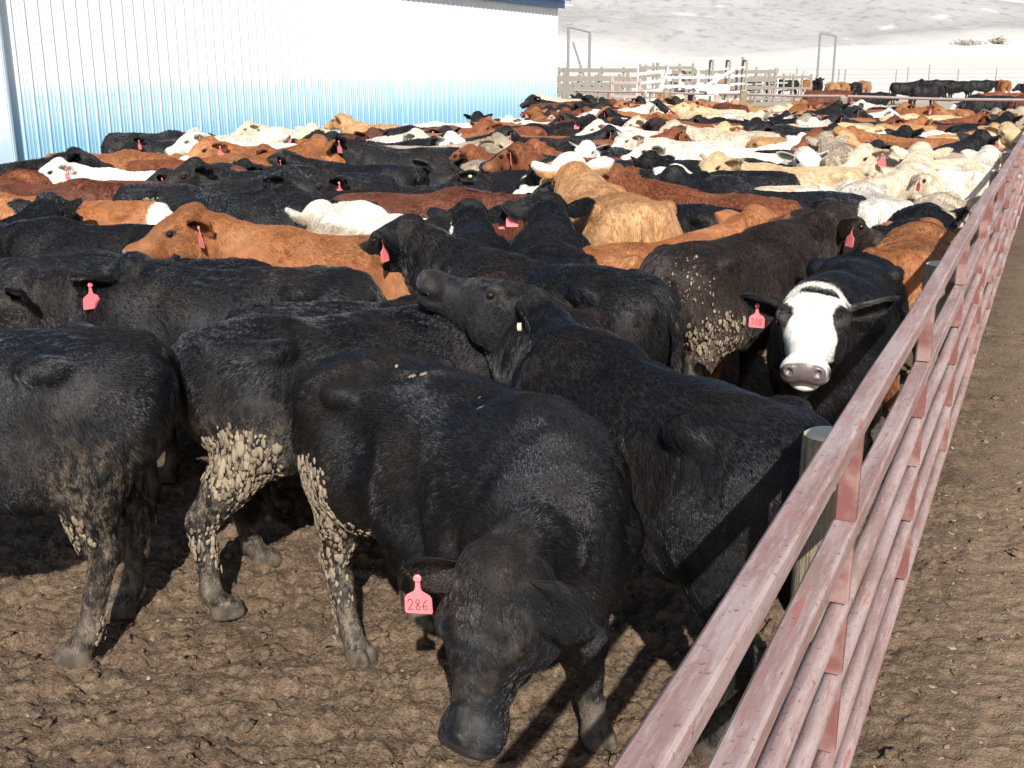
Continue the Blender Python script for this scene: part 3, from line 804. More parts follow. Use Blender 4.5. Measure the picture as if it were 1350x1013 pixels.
def axis(segs):
    out = []
    for a, b, st in segs: out += list(np.arange(a, b, st))
    out.append(segs[-1][1]); return np.array(out)
gx = axis([(-900, -200, 50), (-200, -40, 8), (-40, -8, 1.6), (-8, -3, .25), (-3, 3.2, .0125), (3.2, 6, .05), (6, 14, .4), (14, 60, 2), (60, 300, 12), (300, 1200, 50)])
gy = axis([(-60, -6, 6), (-6, 1.5, .5), (1.5, 5.3, .0125), (5.3, 9, .05), (9, 16, .2), (16, 40, 1), (40, 130, 3), (130, 500, 10), (500, 1600, 30)])
X, Y = np.meshgrid(gx, gy, indexing='xy')
def ground_z(x, y, fine=True):
    z = np.zeros_like(x)
    if fine:
        near = sstep(14, 7, y) * sstep(-6, -3.2, x)
        inside = .45 + .55 * sstep(-.3, .3, fence_side(x, y))
        a = (vnoise(x * 2.3, y * 2.3, 1) - .5) * .035
        r1 = np.abs(vnoise(x * 9 + 3 * vnoise(x * 4, y * 4, 9), y * 9, 2) - .5) * 2
        r2 = np.abs(vnoise(x * 21, y * 21 + 2 * vnoise(x * 9, y * 9, 8), 3) - .5) * 2
        r3 = vnoise(x * 47, y * 47, 4) - .5; r4 = np.abs(vnoise(x * 36 + 4 * vnoise(x * 15, y * 15, 14), y * 36, 15) - .5) * 2; hol2 = sstep(.66, .80, vnoise(x * 17, y * 17, 16))
        hol = sstep(.60, .78, vnoise(x * 6.5, y * 6.5, 6))
        z += near * inside * (a + .022 * (.5 - r1) + .022 * (.5 - r2) + .017 * (.5 - r4) + .012 * r3 - .022 * hol - .016 * hol2)
    rise = np.where(y > 85, (y - 85) * .018, 0) + np.where(y > 300, (y - 300) * .12, 0) + np.where(y > 480, (y - 480) * .12, 0)
    m = sstep(85, 400, y)
    z += rise * (1 + m * .25 * (vnoise(x * .006, y * .006, 11) - .5)) + m * 7 * (vnoise(x * .02, y * .02, 12) - .5) + m * 2.0 * (vnoise(x * .07, y * .07, 13) - .5)
    return z
Z = ground_z(X, Y)
ny, nx = X.shape
ii = np.arange(ny * nx).reshape(ny, nx)
gq = np.stack([ii[:-1, :-1], ii[:-1, 1:], ii[1:, 1:], ii[1:, :-1]], -1).reshape(-1, 4)
g = link(bpy.data.objects.new('ground', mesh_from('ground', np.stack([X, Y, Z], -1).reshape(-1, 3), gq, MUD, True)))
g['kind'] = 'structure'

# clods and chips of the trodden mud
ICO = []
def _ico():
    t = (1 + 5 ** .5) / 2
    v = [(-1, t, 0), (1, t, 0), (-1, -t, 0), (1, -t, 0), (0, -1, t), (0, 1, t), (0, -1, -t), (0, 1, -t), (t, 0, -1), (t, 0, 1), (-t, 0, -1), (-t, 0, 1)]
    f = [(0, 11, 5), (0, 5, 1), (0, 1, 7), (0, 7, 10), (0, 10, 11), (1, 5, 9), (5, 11, 4), (11, 10, 2), (10, 7, 6), (7, 1, 8), (3, 9, 4), (3, 4, 2), (3, 2, 6), (3, 6, 8), (3, 8, 9), (4, 9, 5), (2, 4, 11), (6, 2, 10), (8, 6, 7), (9, 8, 1)]
    v = np.array(v) / math.sqrt(1 + t * t)
    # one subdivision
    cache = {}; vl = [tuple(x) for x in v]; nf = []
    def mid(a, b):
        k = (min(a, b), max(a, b))
        if k not in cache:
            m = (np.array(vl[a]) + np.array(vl[b])) / 2; m /= np.linalg.norm(m); vl.append(tuple(m)); cache[k] = len(vl) - 1
        return cache[k]
    for a, b, c in f:
        ab, bc, ca = mid(a, b), mid(b, c), mid(c, a); nf += [(a, ab, ca), (b, bc, ab), (c, ca, bc), (ab, bc, ca)]
    return np.array(vl), np.array(nf)
ICOV, ICOF = _ico()
def lumps(n, xy, size, flat, seed, sink=.3, rough=.25):
    r = np.random.default_rng(seed); k = len(ICOV)
    z = ground_z(xy[:, 0], xy[:, 1])
    P = ICOV[None] * (1 + rough * r.normal(0, 1, (n, k, 1)).clip(-1.4, 1.4))
    sc = np.stack([size * r.uniform(.7, 1.5, n), size * r.uniform(.5, 1.0, n), size * flat * r.uniform(.6, 1.2, n)], 1)
    P = P * sc[:, None]
    a = r.uniform(0, 6.283, n); c, s_ = np.cos(a)[:, None], np.sin(a)[:, None]
    tl = r.normal(0, .35, n)[:, None]
    px, py, pz = P[..., 0], P[..., 1], P[..., 2]
    pz2 = pz * np.cos(tl) + px * np.sin(tl); px2 = px * np.cos(tl) - pz * np.sin(tl)
    W = np.stack([px2 * c - py * s_ + xy[:, :1], px2 * s_ + py * c + xy[:, 1:], pz2 + (z + sc[:, 2] * (1 - 2 * sink))[:, None]], -1)
    F = (ICOF[None] + (np.arange(n) * k)[:, None, None]).reshape(-1, 3)
    return W.reshape(-1, 3), F
def scatter(n, seed, keep):
    r = np.random.default_rng(seed); out = []
    while len(out) < n:
        y = 1.6 + 7.4 * r.random(4000) ** 1.5; x = r.uniform(-3, 6, 4000)
        ok = keep(x, y) & (np.abs(x) < .52 * y + .4)
        out += list(np.stack([x[ok], y[ok]], 1))
    return np.array(out[:n])
xy = scatter(4600, 21, lambda x, y: (fence_side(x, y) > .1) | (rng.random(len(x)) < .30))
_r = np.random.default_rng(3)
V_, F_ = lumps(len(xy), xy, _r.lognormal(math.log(.0105), .45, len(xy)), .55, 5, .38, .34)
o = link(bpy.data.objects.new('mud_clods', mesh_from('mud_clods', V_, F_, MUD, True))); tag(o, 'crumbled brown mud clods strewn over the trodden pen floor', 'mud clods', kind='stuff')
s = NT('straw'); rn = s.n('ShaderNodeNewGeometry').outputs['Random Per Island']
STRAW = s.pbr(s.mix(rn, (.16, .115, .075), (.32, .25, .17)), .8, None, .3)
xy = scatter(2600, 22, lambda x, y: (fence_side(x, y) < -.1) | (rng.random(len(x)) < .3))
V_, F_ = lumps(len(xy), xy, _r.lognormal(math.log(.007), .4, len(xy)), .22, 6, .2, .12)
o = link(bpy.data.objects.new('straw_bits', mesh_from('straw_bits', V_, F_, STRAW, False))); tag(o, 'pale straw and wood chips scattered on the dry mud', 'straw', kind='stuff')

# ------------------------------------------------------------------ rail fence along the right
def pipe_material(name, fade):
    s = NT(name); p = s.pos(); o_ = s.obj()
    x, y, z = s.xyz(p)
    al = s.add(s.mul(x, float(FD[0])), s.mul(y, float(FD[1]))); ac = s.add(s.mul(x, float(FN[0])), s.mul(y, float(FN[1])))
    q = s.n('ShaderNodeCombineXYZ', None, X=s.mul(al, 1.6), Y=s.mul(ac, 14), Z=s.mul(z, 14)).outputs[0]
    n = s.noise(q, 1.6, 5, .65); n2 = s.noise(q, 9, 4, .7); n3 = s.noise(q, 3.2, 4, .6); ch = s.noise(p, 75, 3, .6)
    c = s.mix(s.ramp(n, .38, .64), (.255, .155, .138), (.36, .27, .252))
    c = s.mix(s.mul(s.ramp(n2, .50, .72), .5), c, (.46, .39, .37))
    c = s.mix(s.mul(s.ramp(n3, .58, .70), .8), c, (.30, .10, .085))
    c = s.mix(s.mul(s.ramp(ch, .62, .68), .7), c, (.13, .075, .05))
    c = s.mix(s.mul(s.ramp(s.noise(p, 2.2, 5, .7), .58, .70), .65), c, (.23, .165, .115))
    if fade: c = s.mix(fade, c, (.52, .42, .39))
    return s.pbr(c, .62, s.bump(s.add(n2, ch), .25, .003), .3)
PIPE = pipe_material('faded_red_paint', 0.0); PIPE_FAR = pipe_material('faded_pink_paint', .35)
s = NT('red_strap'); p = s.pos()
STILE = s.pbr(s.mix(s.ramp(s.noise(p, 9, 4), .42, .66), (.17, .068, .058), (.27, .17, .15)), .6, None, .35)
s = NT('fence_wood'); p = s.obj(); wn = s.noise(s.scalev(p, (14, 14, 1.1)), 5, 6, .7)
c = s.mix(s.ramp(wn, .3, .7), (.13, .10, .065), (.38, .31, .215)); z_ = s.xyz(p)[2]
WOOD = s.pbr(s.mix(s.mul(s.ramp(s.noise(p, 4, 3), .45, .7), .5), c, (.12, .095, .065)), .85, s.bump(wn, 1.0, .02), .25)
s = NT('cut_wood'); p = s.obj(); CUT = s.pbr(s.mix(s.noise(p, 30, 3), (.52, .45, .33), (.70, .63, .49)), .85, None, .25)

def fp(sv, off=0.0, z=0.0):
    q = F0 + FD * sv + FN * off; return (q[0], q[1], z)
RAILS = [1.335, 1.09, .895, .72, .52, .30]
def fence_panel(s0, s1, jit, mat, label, rails=RAILS, first=False):
    e = empty('pipe_fence', fp((s0 + s1) / 2)); tag(e, label, 'fence', 'painted pipe panels along the pen')
    inv = Matrix.Translation(e.location).inverted()
    def L(p): return inv @ Vector(p)
    for k, z in enumerate(rails):
        m = MB()
        zz = z + jit * (1 if k % 2 else -.6)
        sag = lambda t: -.012 * math.sin(math.pi * t)
        n = 10
        pts = [L(fp(s0 + (s1 - s0) * i / n, .012, zz + sag(i / n) + .006 * math.sin(i * 2.1 + k))) for i in range(n + 1)]
        if k < 2:
            for a, b in zip(pts, pts[1:]): pass
            prof = [(-.0255, .019), (-.020, .0245), (.020, .0245), (.0255, .019), (.0255, -.019), (.020, -.0245), (-.020, -.0245), (-.0255, -.019)]
            vs = []
            for p in pts: vs += [Vector((p.x + FN[0] * a, p.y + FN[1] * a, p.z + b)) for a, b in prof]
            fs = [(i * 8 + j, i * 8 + (j + 1) % 8, (i + 1) * 8 + (j + 1) % 8, (i + 1) * 8 + j) for i in range(n) for j in range(8)]
            fs += [tuple(range(7, -1, -1)), tuple(n * 8 + j for j in range(8))]
            m.add(vs, [tuple(reversed(f)) for f in fs])
        else:
            m.tube(pts, .0235, 12)
        r = m.build('rail', mat, e, True)
    sv = s0 + (1.11 if s0 < 0 else .12)
    while sv < s1 - .05:
        m = MB()
        for k in range(len(rails) - 1):
            a, b = rails[k] + jit * (1 if k % 2 else -.6) - .018, rails[k + 1] + jit * (1 if (k + 1) % 2 else -.6) + .018
            m.beam(L(fp(sv, .012, a)), L(fp(sv, .012, b)), .030, .046, .005, up=(FN[0], FN[1], 0))
        m.build('stile', STILE, e)
        sv += 1.5
    return e
JOINTS = [-1.3, 6.15, 12.3, 18.5, 26.9]
PLAB = ['long faded red pipe fence panel closest to the camera, six scuffed rails',
        'faded red pipe fence panel next along from the nearest one',
        'faded pinkish pipe panel along the pale cream cattle, third panel along the right side',
        'last pinkish pipe panel of the right side, ending at the far corner post']
for i in range(4):
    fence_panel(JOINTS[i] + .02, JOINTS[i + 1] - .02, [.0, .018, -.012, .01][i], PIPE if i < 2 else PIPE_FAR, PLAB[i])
OW = ['nearest', 'second', 'third', 'fourth', 'fifth', 'sixth', 'seventh', 'eighth', 'ninth', 'tenth']
def wood_post(x, y, h, r, label, lean=(0, 0), group='wooden fence posts', name='fence_post'):
    o = empty(name, (x, y, 0)); tag(o, label, 'post', group)
    m = MB(); n = 14; pts = []
    m.tube([(lean[0] * z, lean[1] * z, z) for z in (-.2, .3, .7, h - .012, h)], [r * 1.04, r * 1.02, r, r * .98, r * .93], n, False)
    m.build('post_shaft', WOOD, o, True)
    c_ = MB(); z = h
    ring = [(lean[0] * z + r * .93 * math.cos(2 * math.pi * k / n), lean[1] * z + r * .93 * math.sin(2 * math.pi * k / n), z) for k in range(n)]
    ring2 = [(lean[0] * z + (a - lean[0] * z) * .8, lean[1] * z + (b - lean[1] * z) * .8, z + .008) for a, b, _ in ring]
    c_.add(ring + ring2, [(k, (k + 1) % n, n + (k + 1) % n, n + k) for k in range(n)] + [tuple(n + k for k in range(n))])
    c_.build('cut_top', CUT, o)
    return o
for k in range(9):
    sv = 1.78 + 2.68 * k
    q = fp(sv, .125)
    lab = ('%s wooden post from the camera on the inner side of the pink rail fence' % OW[k]) if k else 'nearest wooden post with pale cut top, half hidden behind the top rail'
    wood_post(q[0], q[1], 1.14 + .04 * math.sin(k * 2.3), .070 + .008 * math.sin(k * 1.7), lab, (.02 * math.sin(k), .015 * math.cos(k * 2)))

# far corner and the cross fence
CA = np.array(fp(27.15, .05)[:2]); CB = np.array((1.75, 36.6))
wood_post(CA[0], CA[1], 1.52, .13, 'thick grey corner post where the right fence meets the far cross fence', group='fence corner posts')
cd = CB - CA; cl = np.linalg.norm(cd); cdn = cd / cl; cn = np.array((-cdn[1], cdn[0]))
def cross_panel(t0, t1, label, zs=(1.32, .92, .52)):
    mid = CA + cdn * (t0 + t1) / 2
    e = empty('pipe_fence', (mid[0], mid[1], 0)); tag(e, label, 'fence', 'pink rail panels of the cross fence')
    for z in zs:
        m = MB(); a = CA + cdn * t0 - mid; b = CA + cdn * t1 - mid
        m.tube([(a[0], a[1], z), ((a[0] + b[0]) / 2, (a[1] + b[1]) / 2, z - .02), (b[0], b[1], z)], .034, 8)
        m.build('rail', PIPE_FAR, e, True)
    t = t0 + .1
    while t < t1:
        m = MB(); q = CA + cdn * t - mid
        m.beam((q[0], q[1], zs[-1]), (q[0], q[1], zs[0]), .05, .02)
        m.build('stile', STILE, e); t += (t1 - t0 - .2) / 2 - .001
    return e
cross_panel(.2, 4.9, 'pink two rail panel of the cross fence next to the grey corner post')
cross_panel(5.0, 8.0, 'pink rail panel of the cross fence before the dark red cow beyond it')
cross_panel(8.1, 11.6, 'pink rail panel of the cross fence right of the log stack pens')
cross_panel(11.7, cl - .3, 'pink rail panel of the cross fence ending at the blue and white shed')
for t, h, lab in ((4.95, 1.3, 'short post in the cross fence where two pink panels meet near the corner'), (8.05, 1.42, 'squat pale post in the cross fence before the rust cow beyond'), (cl - 4.2, 1.35, 'leaning pale post in the cross fence before the wooden corral')):
    q = CA + cdn * t + cn * .12; wood_post(q[0], q[1], h, .10, lab, group='cross fence posts')
q = CA + cdn * 9.0; o = empty('gate_post', (q[0], q[1], 0)); tag(o, 'wide whitish steel gate post standing in the far cross fence', 'gate post')
m = MB(); m.box((0, 0, .65), (.16, .10, 1.3), None, .01); m.build('post_shaft', PIPE_FAR, o)
m = MB(); m.box((0, 0, 1.42), (.62, .07, .26), None, .01); s = NT('white_steel'); p = s.pos()
WSTEEL = s.pbr(s.mix(s.noise(p, 6, 3), (.46, .44, .41), (.70, .68, .64)), .6, None, .4); m.build('cap_plate', WSTEEL, o)

# ------------------------------------------------------------------ shed
BA = math.atan2(19.1, 8.85); bl = empty('shed', (-7.45, 16.9, 0), BA)
tag(bl, 'long metal shed with white ribbed wall turning blue at the bottom', 'shed')
s = NT('ribbed_sheet'); p = s.obj(); x, y, z = s.xyz(p)
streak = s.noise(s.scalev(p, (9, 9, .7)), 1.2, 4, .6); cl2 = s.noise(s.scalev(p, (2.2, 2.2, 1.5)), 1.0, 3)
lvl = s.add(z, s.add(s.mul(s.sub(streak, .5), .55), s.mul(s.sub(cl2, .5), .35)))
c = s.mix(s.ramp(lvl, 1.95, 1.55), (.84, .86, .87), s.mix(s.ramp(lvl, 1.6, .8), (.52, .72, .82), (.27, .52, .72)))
pan = s.n('ShaderNodeTexWhiteNoise', {'noise_dimensions': '1D'}, W=s.math('FLOOR', s.mul(x, 1 / .915))).outputs[0]
c = s.mix(s.mul(s.ramp(s.noise(p, 30, 3), .60, .75), .25), c, (.55, .60, .62)); c = s.mix(s.mul(pan, .16), c, (.45, .55, .62))
splash = s.mul(s.ramp(s.add(z, s.mul(s.sub(streak, .5), .9)), .95, .25), s.ramp(s.noise(p, 6, 4, .65), .42, .62)); c = s.mix(s.mul(splash, .6), c, (.25, .20, .15))
SHEET = s.pbr(c, .42, None, .5)
s = NT('smooth_sheet'); p = s.obj(); x, y, z = s.xyz(p)
lvl = s.add(z, s.mul(s.sub(s.noise(s.scalev(p, (2, 2, .6)), 1.5, 3), .5), .5))
DOORM = s.pbr(s.mix(s.ramp(lvl, 1.45, .7), (.85, .87, .88), (.55, .72, .84)), .4, None, .5)
s = NT('blue_trim'); BLUE = s.pbr((.10, .26, .52), .45, None, .5)
WL, WH, BD = 21.05, 3.95, 13.0
prof = []
xx = 0.0
while xx < WL - .01:
    for dx, d in ((0, 0), (.015, .017), (.036, .017), (.051, 0), (.10, 0), (.107, .005), (.118, .005), (.125, 0), (.175, 0), (.182, .005), (.193, .005), (.20, 0)):
        if xx + dx < WL: prof.append((xx + dx, -d))
    xx += .25
prof.append((WL, 0)); np_ = len(prof)
zs = (.12, 1.3, 2.6, WH)
vs = [(a, b, z) for z in zs for a, b in prof]
fs = [(k * np_ + i, k * np_ + i + 1, (k + 1) * np_ + i + 1, (k + 1) * np_ + i) for k in range(len(zs) - 1) for i in range(np_ - 1)]
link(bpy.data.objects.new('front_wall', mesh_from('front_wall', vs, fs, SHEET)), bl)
m = MB(); m.box((WL - .01, BD / 2 + .03, WH / 2), (.06, BD, WH)); m.box((-4.6, BD / 2 + .03, WH / 2), (.06, BD, WH)); m.box((WL / 2 - 2.3, BD, WH / 2), (WL + 4.6, .06, WH)); m.build('rear_wall', SHEET, bl)
m = MB(); m.box((-2.4, .02, WH / 2), (4.6, .04, WH)); m.build('side_wall', DOORM, bl)
m = MB(); m.box((-1.75, -.09, 1.78), (3.35, .05, 3.3), None, .01); d_ = m.build('sliding_door', DOORM, bl)
s = NT('grey_edge'); EDGE = s.pbr((.34, .42, .48), .5, None, .4)
m = MB(); m.box((-.045, -.10, 1.78), (.04, .08, 3.32)); m.build('door_edge', EDGE, d_)
m = MB(); m.box((WL / 2 - 2.3, -.10, 3.62 + .26), (WL + 5.2, .025, .24)); m.build('fascia', BLUE, bl)
m = MB(); ov = .32
for sgn in (0, 1):
    y0, y1 = (-ov, BD / 2) if not sgn else (BD + ov, BD / 2)
    z0, z1 = WH + .02, WH + 1.75
    a = [(-4.9, y0, z0), (WL + .3, y0, z0), (WL + .3, y1, z1), (-4.9, y1, z1)]
    m.add(a + [(p_[0], p_[1], p_[2] + .08) for p_ in a], [(0, 1, 2, 3), (7, 6, 5, 4), (0, 4, 5, 1), (1, 5, 6, 2), (2, 6, 7, 3), (3, 7, 4, 0)])
m.build('roof', BLUE, bl)

# ------------------------------------------------------------------ wooden working pens beyond the cross fence
s = NT('grey_boards'); p = s.obj(); n_ = s.noise(s.scalev(p, (1.2, 8, 8)), 3, 4, .6)
BOARD = s.pbr(s.mix(n_, (.15, .13, .105), (.34, .31, .27)), .85, None, .3)
def scr(u, d): return np.array(((u - 675) / 1470 * d, d))       # ground point d metres ahead under photo column u
def board_fence(a, b, h, nb, label, nposts=4, gap=.5, mat=None, name='board_fence', group='grey board fences of the corral', bw=.17):
    mid = (a + b) / 2; e = empty(name, (mid[0], mid[1], 0)); tag(e, label, 'fence' if 'fence' in name else 'gate', group)
    mat = mat or BOARD
    for k in range(nb):
        m = MB(); z = h - .12 - k * (h - .25) / max(1, nb - 1) * .95
        m.beam((*(a - mid), z + .03 * math.sin(k * 3)), (*(b - mid), z - .03 * math.sin(k * 2)), .035, bw); m.build('board', mat, e)
    for k in range(nposts):
        q = a + (b - a) * k / max(1, nposts - 1) - mid
        m = MB(); m.box((q[0], q[1] + .08, (h + .06) / 2), (.10, .10, h + .06 + .12 * math.sin(k * 2.2 + h * 9)), None, .012); m.build('post_shaft', mat, e)
    return e
board_fence(scr(733, 40), scr(812, 41.5), 1.75, 5, 'grey board fence beside the shed end, first of the corral', 4)
board_fence(scr(735, 52), scr(845, 50), 2.0, 6, 'taller grey board fence at the back of the corral left of the white gate', 5)
board_fence(scr(866, 47), scr(935, 47), 1.75, 5, 'grey rail fence right of the leaning white gate', 4, mat=WSTEEL, bw=.09)
board_fence(scr(880, 55), scr(1010, 60), 1.9, 5, 'long grey board fence at the back right of the corral', 6)
board_fence(scr(925, 60), scr(1062, 82), 1.6, 4, 'pale rail fence behind the standing black cattle', 8, bw=.1, mat=WSTEEL)
board_fence(scr(803, 38.5), scr(838, 39), 1.65, 4, 'short pinkish rail gate before the corral', 2, mat=PIPE_FAR, name='rail_gate', group='gates of the corral', bw=.08)
board_fence(scr(752, 46), scr(826, 45), 1.5, 4, 'low brown board fence inside the corral, left of the white slatted gate', 7, bw=.13)
board_fence(scr(838, 56), scr(905, 55), 2.1, 6, 'tall brown board fence right behind the white slatted gate', 5, bw=.15)
board_fence(scr(960, 66), scr(1056, 70), 1.55, 3, 'weathered board fence behind the rust cattle left of the tall grey frame', 9, bw=.13)
for k, (u, dd_, h_) in enumerate(((742, 47, 2.0), (781, 50, 1.7), (823, 53, 1.9), (860, 50, 2.2), (921, 58, 1.9), (968, 57, 2.5), (1003, 64, 1.9))):
    q = scr(u, dd_); o = empty('corral_post', (q[0], q[1], 0)); tag(o, 'tall weathered post standing among the board fences of the corral', 'post', 'loose posts of the corral')
    m = MB(); m.tube([(0, 0, 0), (.05 * math.sin(k * 2), .0, h_)], [.085, .065], 8); m.build('post_shaft', BOARD, o)
# leaning white slatted gate
e = empty('slatted_gate', (*scr(852, 43), 0)); tag(e, 'white slatted gate leaning open in the middle of the corral', 'gate')
for k in range(5):
    m = MB(); m.beam((-.52, 0, .45 + k * .33), (.40, 0, .55 + k * .33), .04, .10); m.build('slat', WSTEEL, e)
for xa, xb in ((-.56, -.50), (.02, .62)):
    m = MB(); m.beam((xa, -.05, 0), (xb, -.05, 2.05), .09, .05); m.build('stile', WSTEEL, e)
# squeeze chute
e = empty('cattle_chute', (*scr(942, 52), 0)); tag(e, 'white steel cattle chute with barred sides at the right of the corral', 'cattle chute')
for k, (x0, x1, y_) in enumerate(((-.5, 1.0, -.4), (-.5, 1.0, .4))):
    m = MB()
    for z in (.5, .85, 1.2, 1.55, 1.9): m.beam((x0, y_, z), (x1, y_, z + .12), .05, .07)
    m.build('side_bars', WSTEEL, e)
for x_ in (-.5, .25, 1.0):
    m = MB(); m.beam((x_, -.4, 0), (x_, -.4, 2.25), .09, .09); m.beam((x_, .4, 0), (x_, .4, 2.25), .09, .09); m.beam((x_ - .001, -.4, 2.29), (x_ - .001, .4, 2.29), .08, .08); m.build('frame', BOARD, e)
m = MB(); m.beam((-1.0, -.5, 1.1), (.4, -.5, 1.9), .05, .14); m.build('brace', WSTEEL, e)
# stacks of log ends
def log_stack(c, n, r, label):
    e = empty('log_stack', (c[0], c[1], 0)); tag(e, label, 'log stack', 'log cribs in the cross fence')
    for k in range(n):
        m = MB(); z = r + k * 2 * r * .98; dx = .02 * math.sin(k * 2.4)
        m.tube([(dx, -.45, z), (dx, .45, z)], r, 12); m.build('log', CUT if k % 2 else WOOD, e, True)
    for sx in (-1, 1):
        m = MB(); m.beam((sx * (r + .06), -.38, 0), (sx * (r + .06), -.38, n * 2 * r + .1), .09, .09); m.build('upright', BOARD, e)
    return e
log_stack(scr(697, 36.2), 5, .155, 'crib of round logs between two uprights against the shed corner')
log_stack(scr(768, 40.0), 4, .14, 'crib of pale logs behind the cross fence left of the white gate')
log_stack(scr(886, 36.0), 4, .16, 'stack of round pale logs beside the tan cow beyond the cross fence')
# overhead pipe frames
s = NT('grey_steel'); STEEL = s.pbr((.20, .20, .22), .55, None, .4)
def pipe_frame(u0, u1, d, h, label, skew=0.0):
    a, b = scr(u0, d), scr(u1, d); mid = (a + b) / 2; e = empty('overhead_frame', (*mid, 0)); tag(e, label, 'pipe frame', 'overhead pipe frames')
    for q, hh in ((a, h), (b, h - skew)):
        m = MB(); m.tube([(*(q - mid), 0), (*(q - mid), hh)], .07, 8); m.build('upright', STEEL, e, True)
    m = MB(); m.tube([(*(a - mid), h), (*(b - mid), h - skew)], .06, 8); m.build('crossbar', STEEL, e, True)
    return e
pipe_frame(746, 773, 60, 4.0, 'tall thin pipe frame behind the corral near the shed corner', .25)
pipe_frame(1063, 1083, 75, 4.1, 'tall grey pipe frame above the standing cattle in the next pen', .15)
e = empty('brace_pole', (*scr(736, 55), 0)); tag(e, 'dark pole leaning behind the corral beside the shed', 'pole'); m = MB(); m.tube([(-.45, 0, 3.4), (.25, 0, 0)], .06, 8); m.build('pole_shaft', STEEL, e)
e = empty('brace_pole', (*scr(757, 57), 0)); tag(e, 'leaning pole under the tall thin pipe frame', 'pole'); m = MB(); m.tube([(-.2, 0, 3.2), (.5, 0, 1.2), (.9, 0, 0)], .05, 8); m.build('pole_shaft', STEEL, e)
# wire fence far out
for k, u in enumerate((1000, 1012, 1020, 1029, 1037, 1046, 1053, 1090, 1098, 1163, 1178, 1205, 1242, 1290, 1330)):
    d = 95 if u < 1100 else 112
    q = scr(u, d); zg = float(ground_z(np.array([q[0]]), np.array([q[1]]), False)[0])
    o = empty('wire_fence_post', (q[0], q[1], zg)); tag(o, 'thin grey post of the wire fence on the pale flat beyond the pens', 'post', 'wire fence posts on the flat')
    m = MB(); m.tube([(0, 0, -.2), (.03 * math.sin(k), 0, 1.5 + .25 * math.sin(k * 1.9))], .06, 6); m.build('post_shaft', BOARD, o)
qa, qb = scr(985, 103), scr(1420, 112)
o = empty('wire_strands', (0, 0, 0)); tag(o, 'thin strands of the wire fence crossing the pale flat', 'wire')
for z in (.6, 1.0, 1.4):
    m = MB(); pts = []
    for i in range(13):
        q = qa + (qb - qa) * i / 12; pts.append((q[0], q[1], z + float(ground_z(np.array([q[0]]), np.array([q[1]]), False)[0])))
    m.tube(pts, .012, 5); m.build('strand', STEEL, o)
# brush at the foot of the hill
s = NT('dry_brush'); n_ = s.noise(s.pos(), 1.5, 3)
BRUSH = s.pbr(s.mix(n_, (.33, .29, .25), (.44, .40, .35)), .9, None, .2)
for u0, u1, lab in ((1233, 1262, 'brown brush clump at the hill foot, larger and left of its neighbour'), (1282, 1292, 'small brown brush clump at the hill foot right of the large one')):
    d = 330.; q = scr((u0 + u1) / 2, d); wd = (u1 - u0) / 1470 * d; r = np.random.default_rng(u0); n = 300
    P = np.stack([r.normal(0, wd * .28, n), r.normal(0, 2, n), np.abs(r.normal(0, .55, n))], 1)
    vs = []; fs = []
    for p_ in P:
        for _ in range(3):
            d3 = r.normal(0, 1, 3); d3 /= np.linalg.norm(d3); e3 = np.cross(d3, r.normal(0, 1, 3)); b = len(vs)
            vs += [p_ - d3 * .35, p_ + d3 * .35 + e3 * .15, p_ + e3 * .3]; fs.append((b, b + 1, b + 2))
    zg = float(ground_z(np.array([q[0]]), np.array([q[1]]), False)[0])
    o = link(bpy.data.objects.new('brush', mesh_from('brush', vs, fs, BRUSH))); o.location = (q[0], q[1], zg); tag(o, lab, 'brush', 'brush clumps at the hill foot')
# ------------------------------------------------------------------ the herd
COATS = {   # base, bleached second tone, gloss, words
    'black': ((.0082, .0086, .0102), (.022, .0155, .012), .80, 'black'), 'brownblack': ((.018, .0125, .0105), (.045, .028, .020), .50, 'brownish black'),  # black base carries a slight blue tint standing in for sky sheen
    'orange': ((.26, .098, .036), (.36, .17, .075), .25, 'rust orange'), 'orangetan': ((.34, .17, .08), (.42, .25, .14), .25, 'sandy'),
    'red': ((.17, .055, .024), (.26, .10, .045), .25, 'rust red'), 'darkred': ((.10, .032, .018), (.17, .065, .035), .28, 'dark red'),
    'tan': ((.38, .20, .085), (.48, .30, .155), .25, 'tan'), 'palegold': ((.52, .36, .20), (.62, .48, .32), .25, 'pale golden'),
    'cream': ((.52, .43, .31), (.60, .51, .40), .25, 'cream'), 'white': ((.63, .585, .51), (.58, .50, .39), .25, 'white'),
    'greytan': ((.32, .255, .185), (.42, .35, .27), .25, 'grey tan'), 'blackwhite': ((.013, .0125, .013), (.03, .022, .018), .45, 'black and cream')}
s = NT('eye_gloss'); EYE = s.pbr((.012, .008, .006), .06, None, .6)
s = NT('tag_plastic'); n_ = s.noise(s.obj(), 40, 3)
TAGM = s.pbr(s.mix(s.ramp(n_, .5, .75), (.82, .20, .22), (.76, .16, .18)), .38, None, .4)
s = NT('button_plastic'); BTN = s.pbr((.78, .72, .38), .4, None, .4)
s = NT('pen_ink'); INK = s.pbr((.06, .02, .02), .6, None, .3)
s = NT('dried_mud'); n_ = s.n('ShaderNodeNewGeometry').outputs['Random Per Island']
c = s.mix(n_, (.13, .10, .07), (.29, .235, .17)); DAG = s.pbr(s.mix(s.mul(s.ramp(s.noise(s.pos(), 90, 3), .45, .7), .5), c, (.22, .16, .10)), .9, s.bump(s.noise(s.pos(), 120, 3), .5, .004), .2)

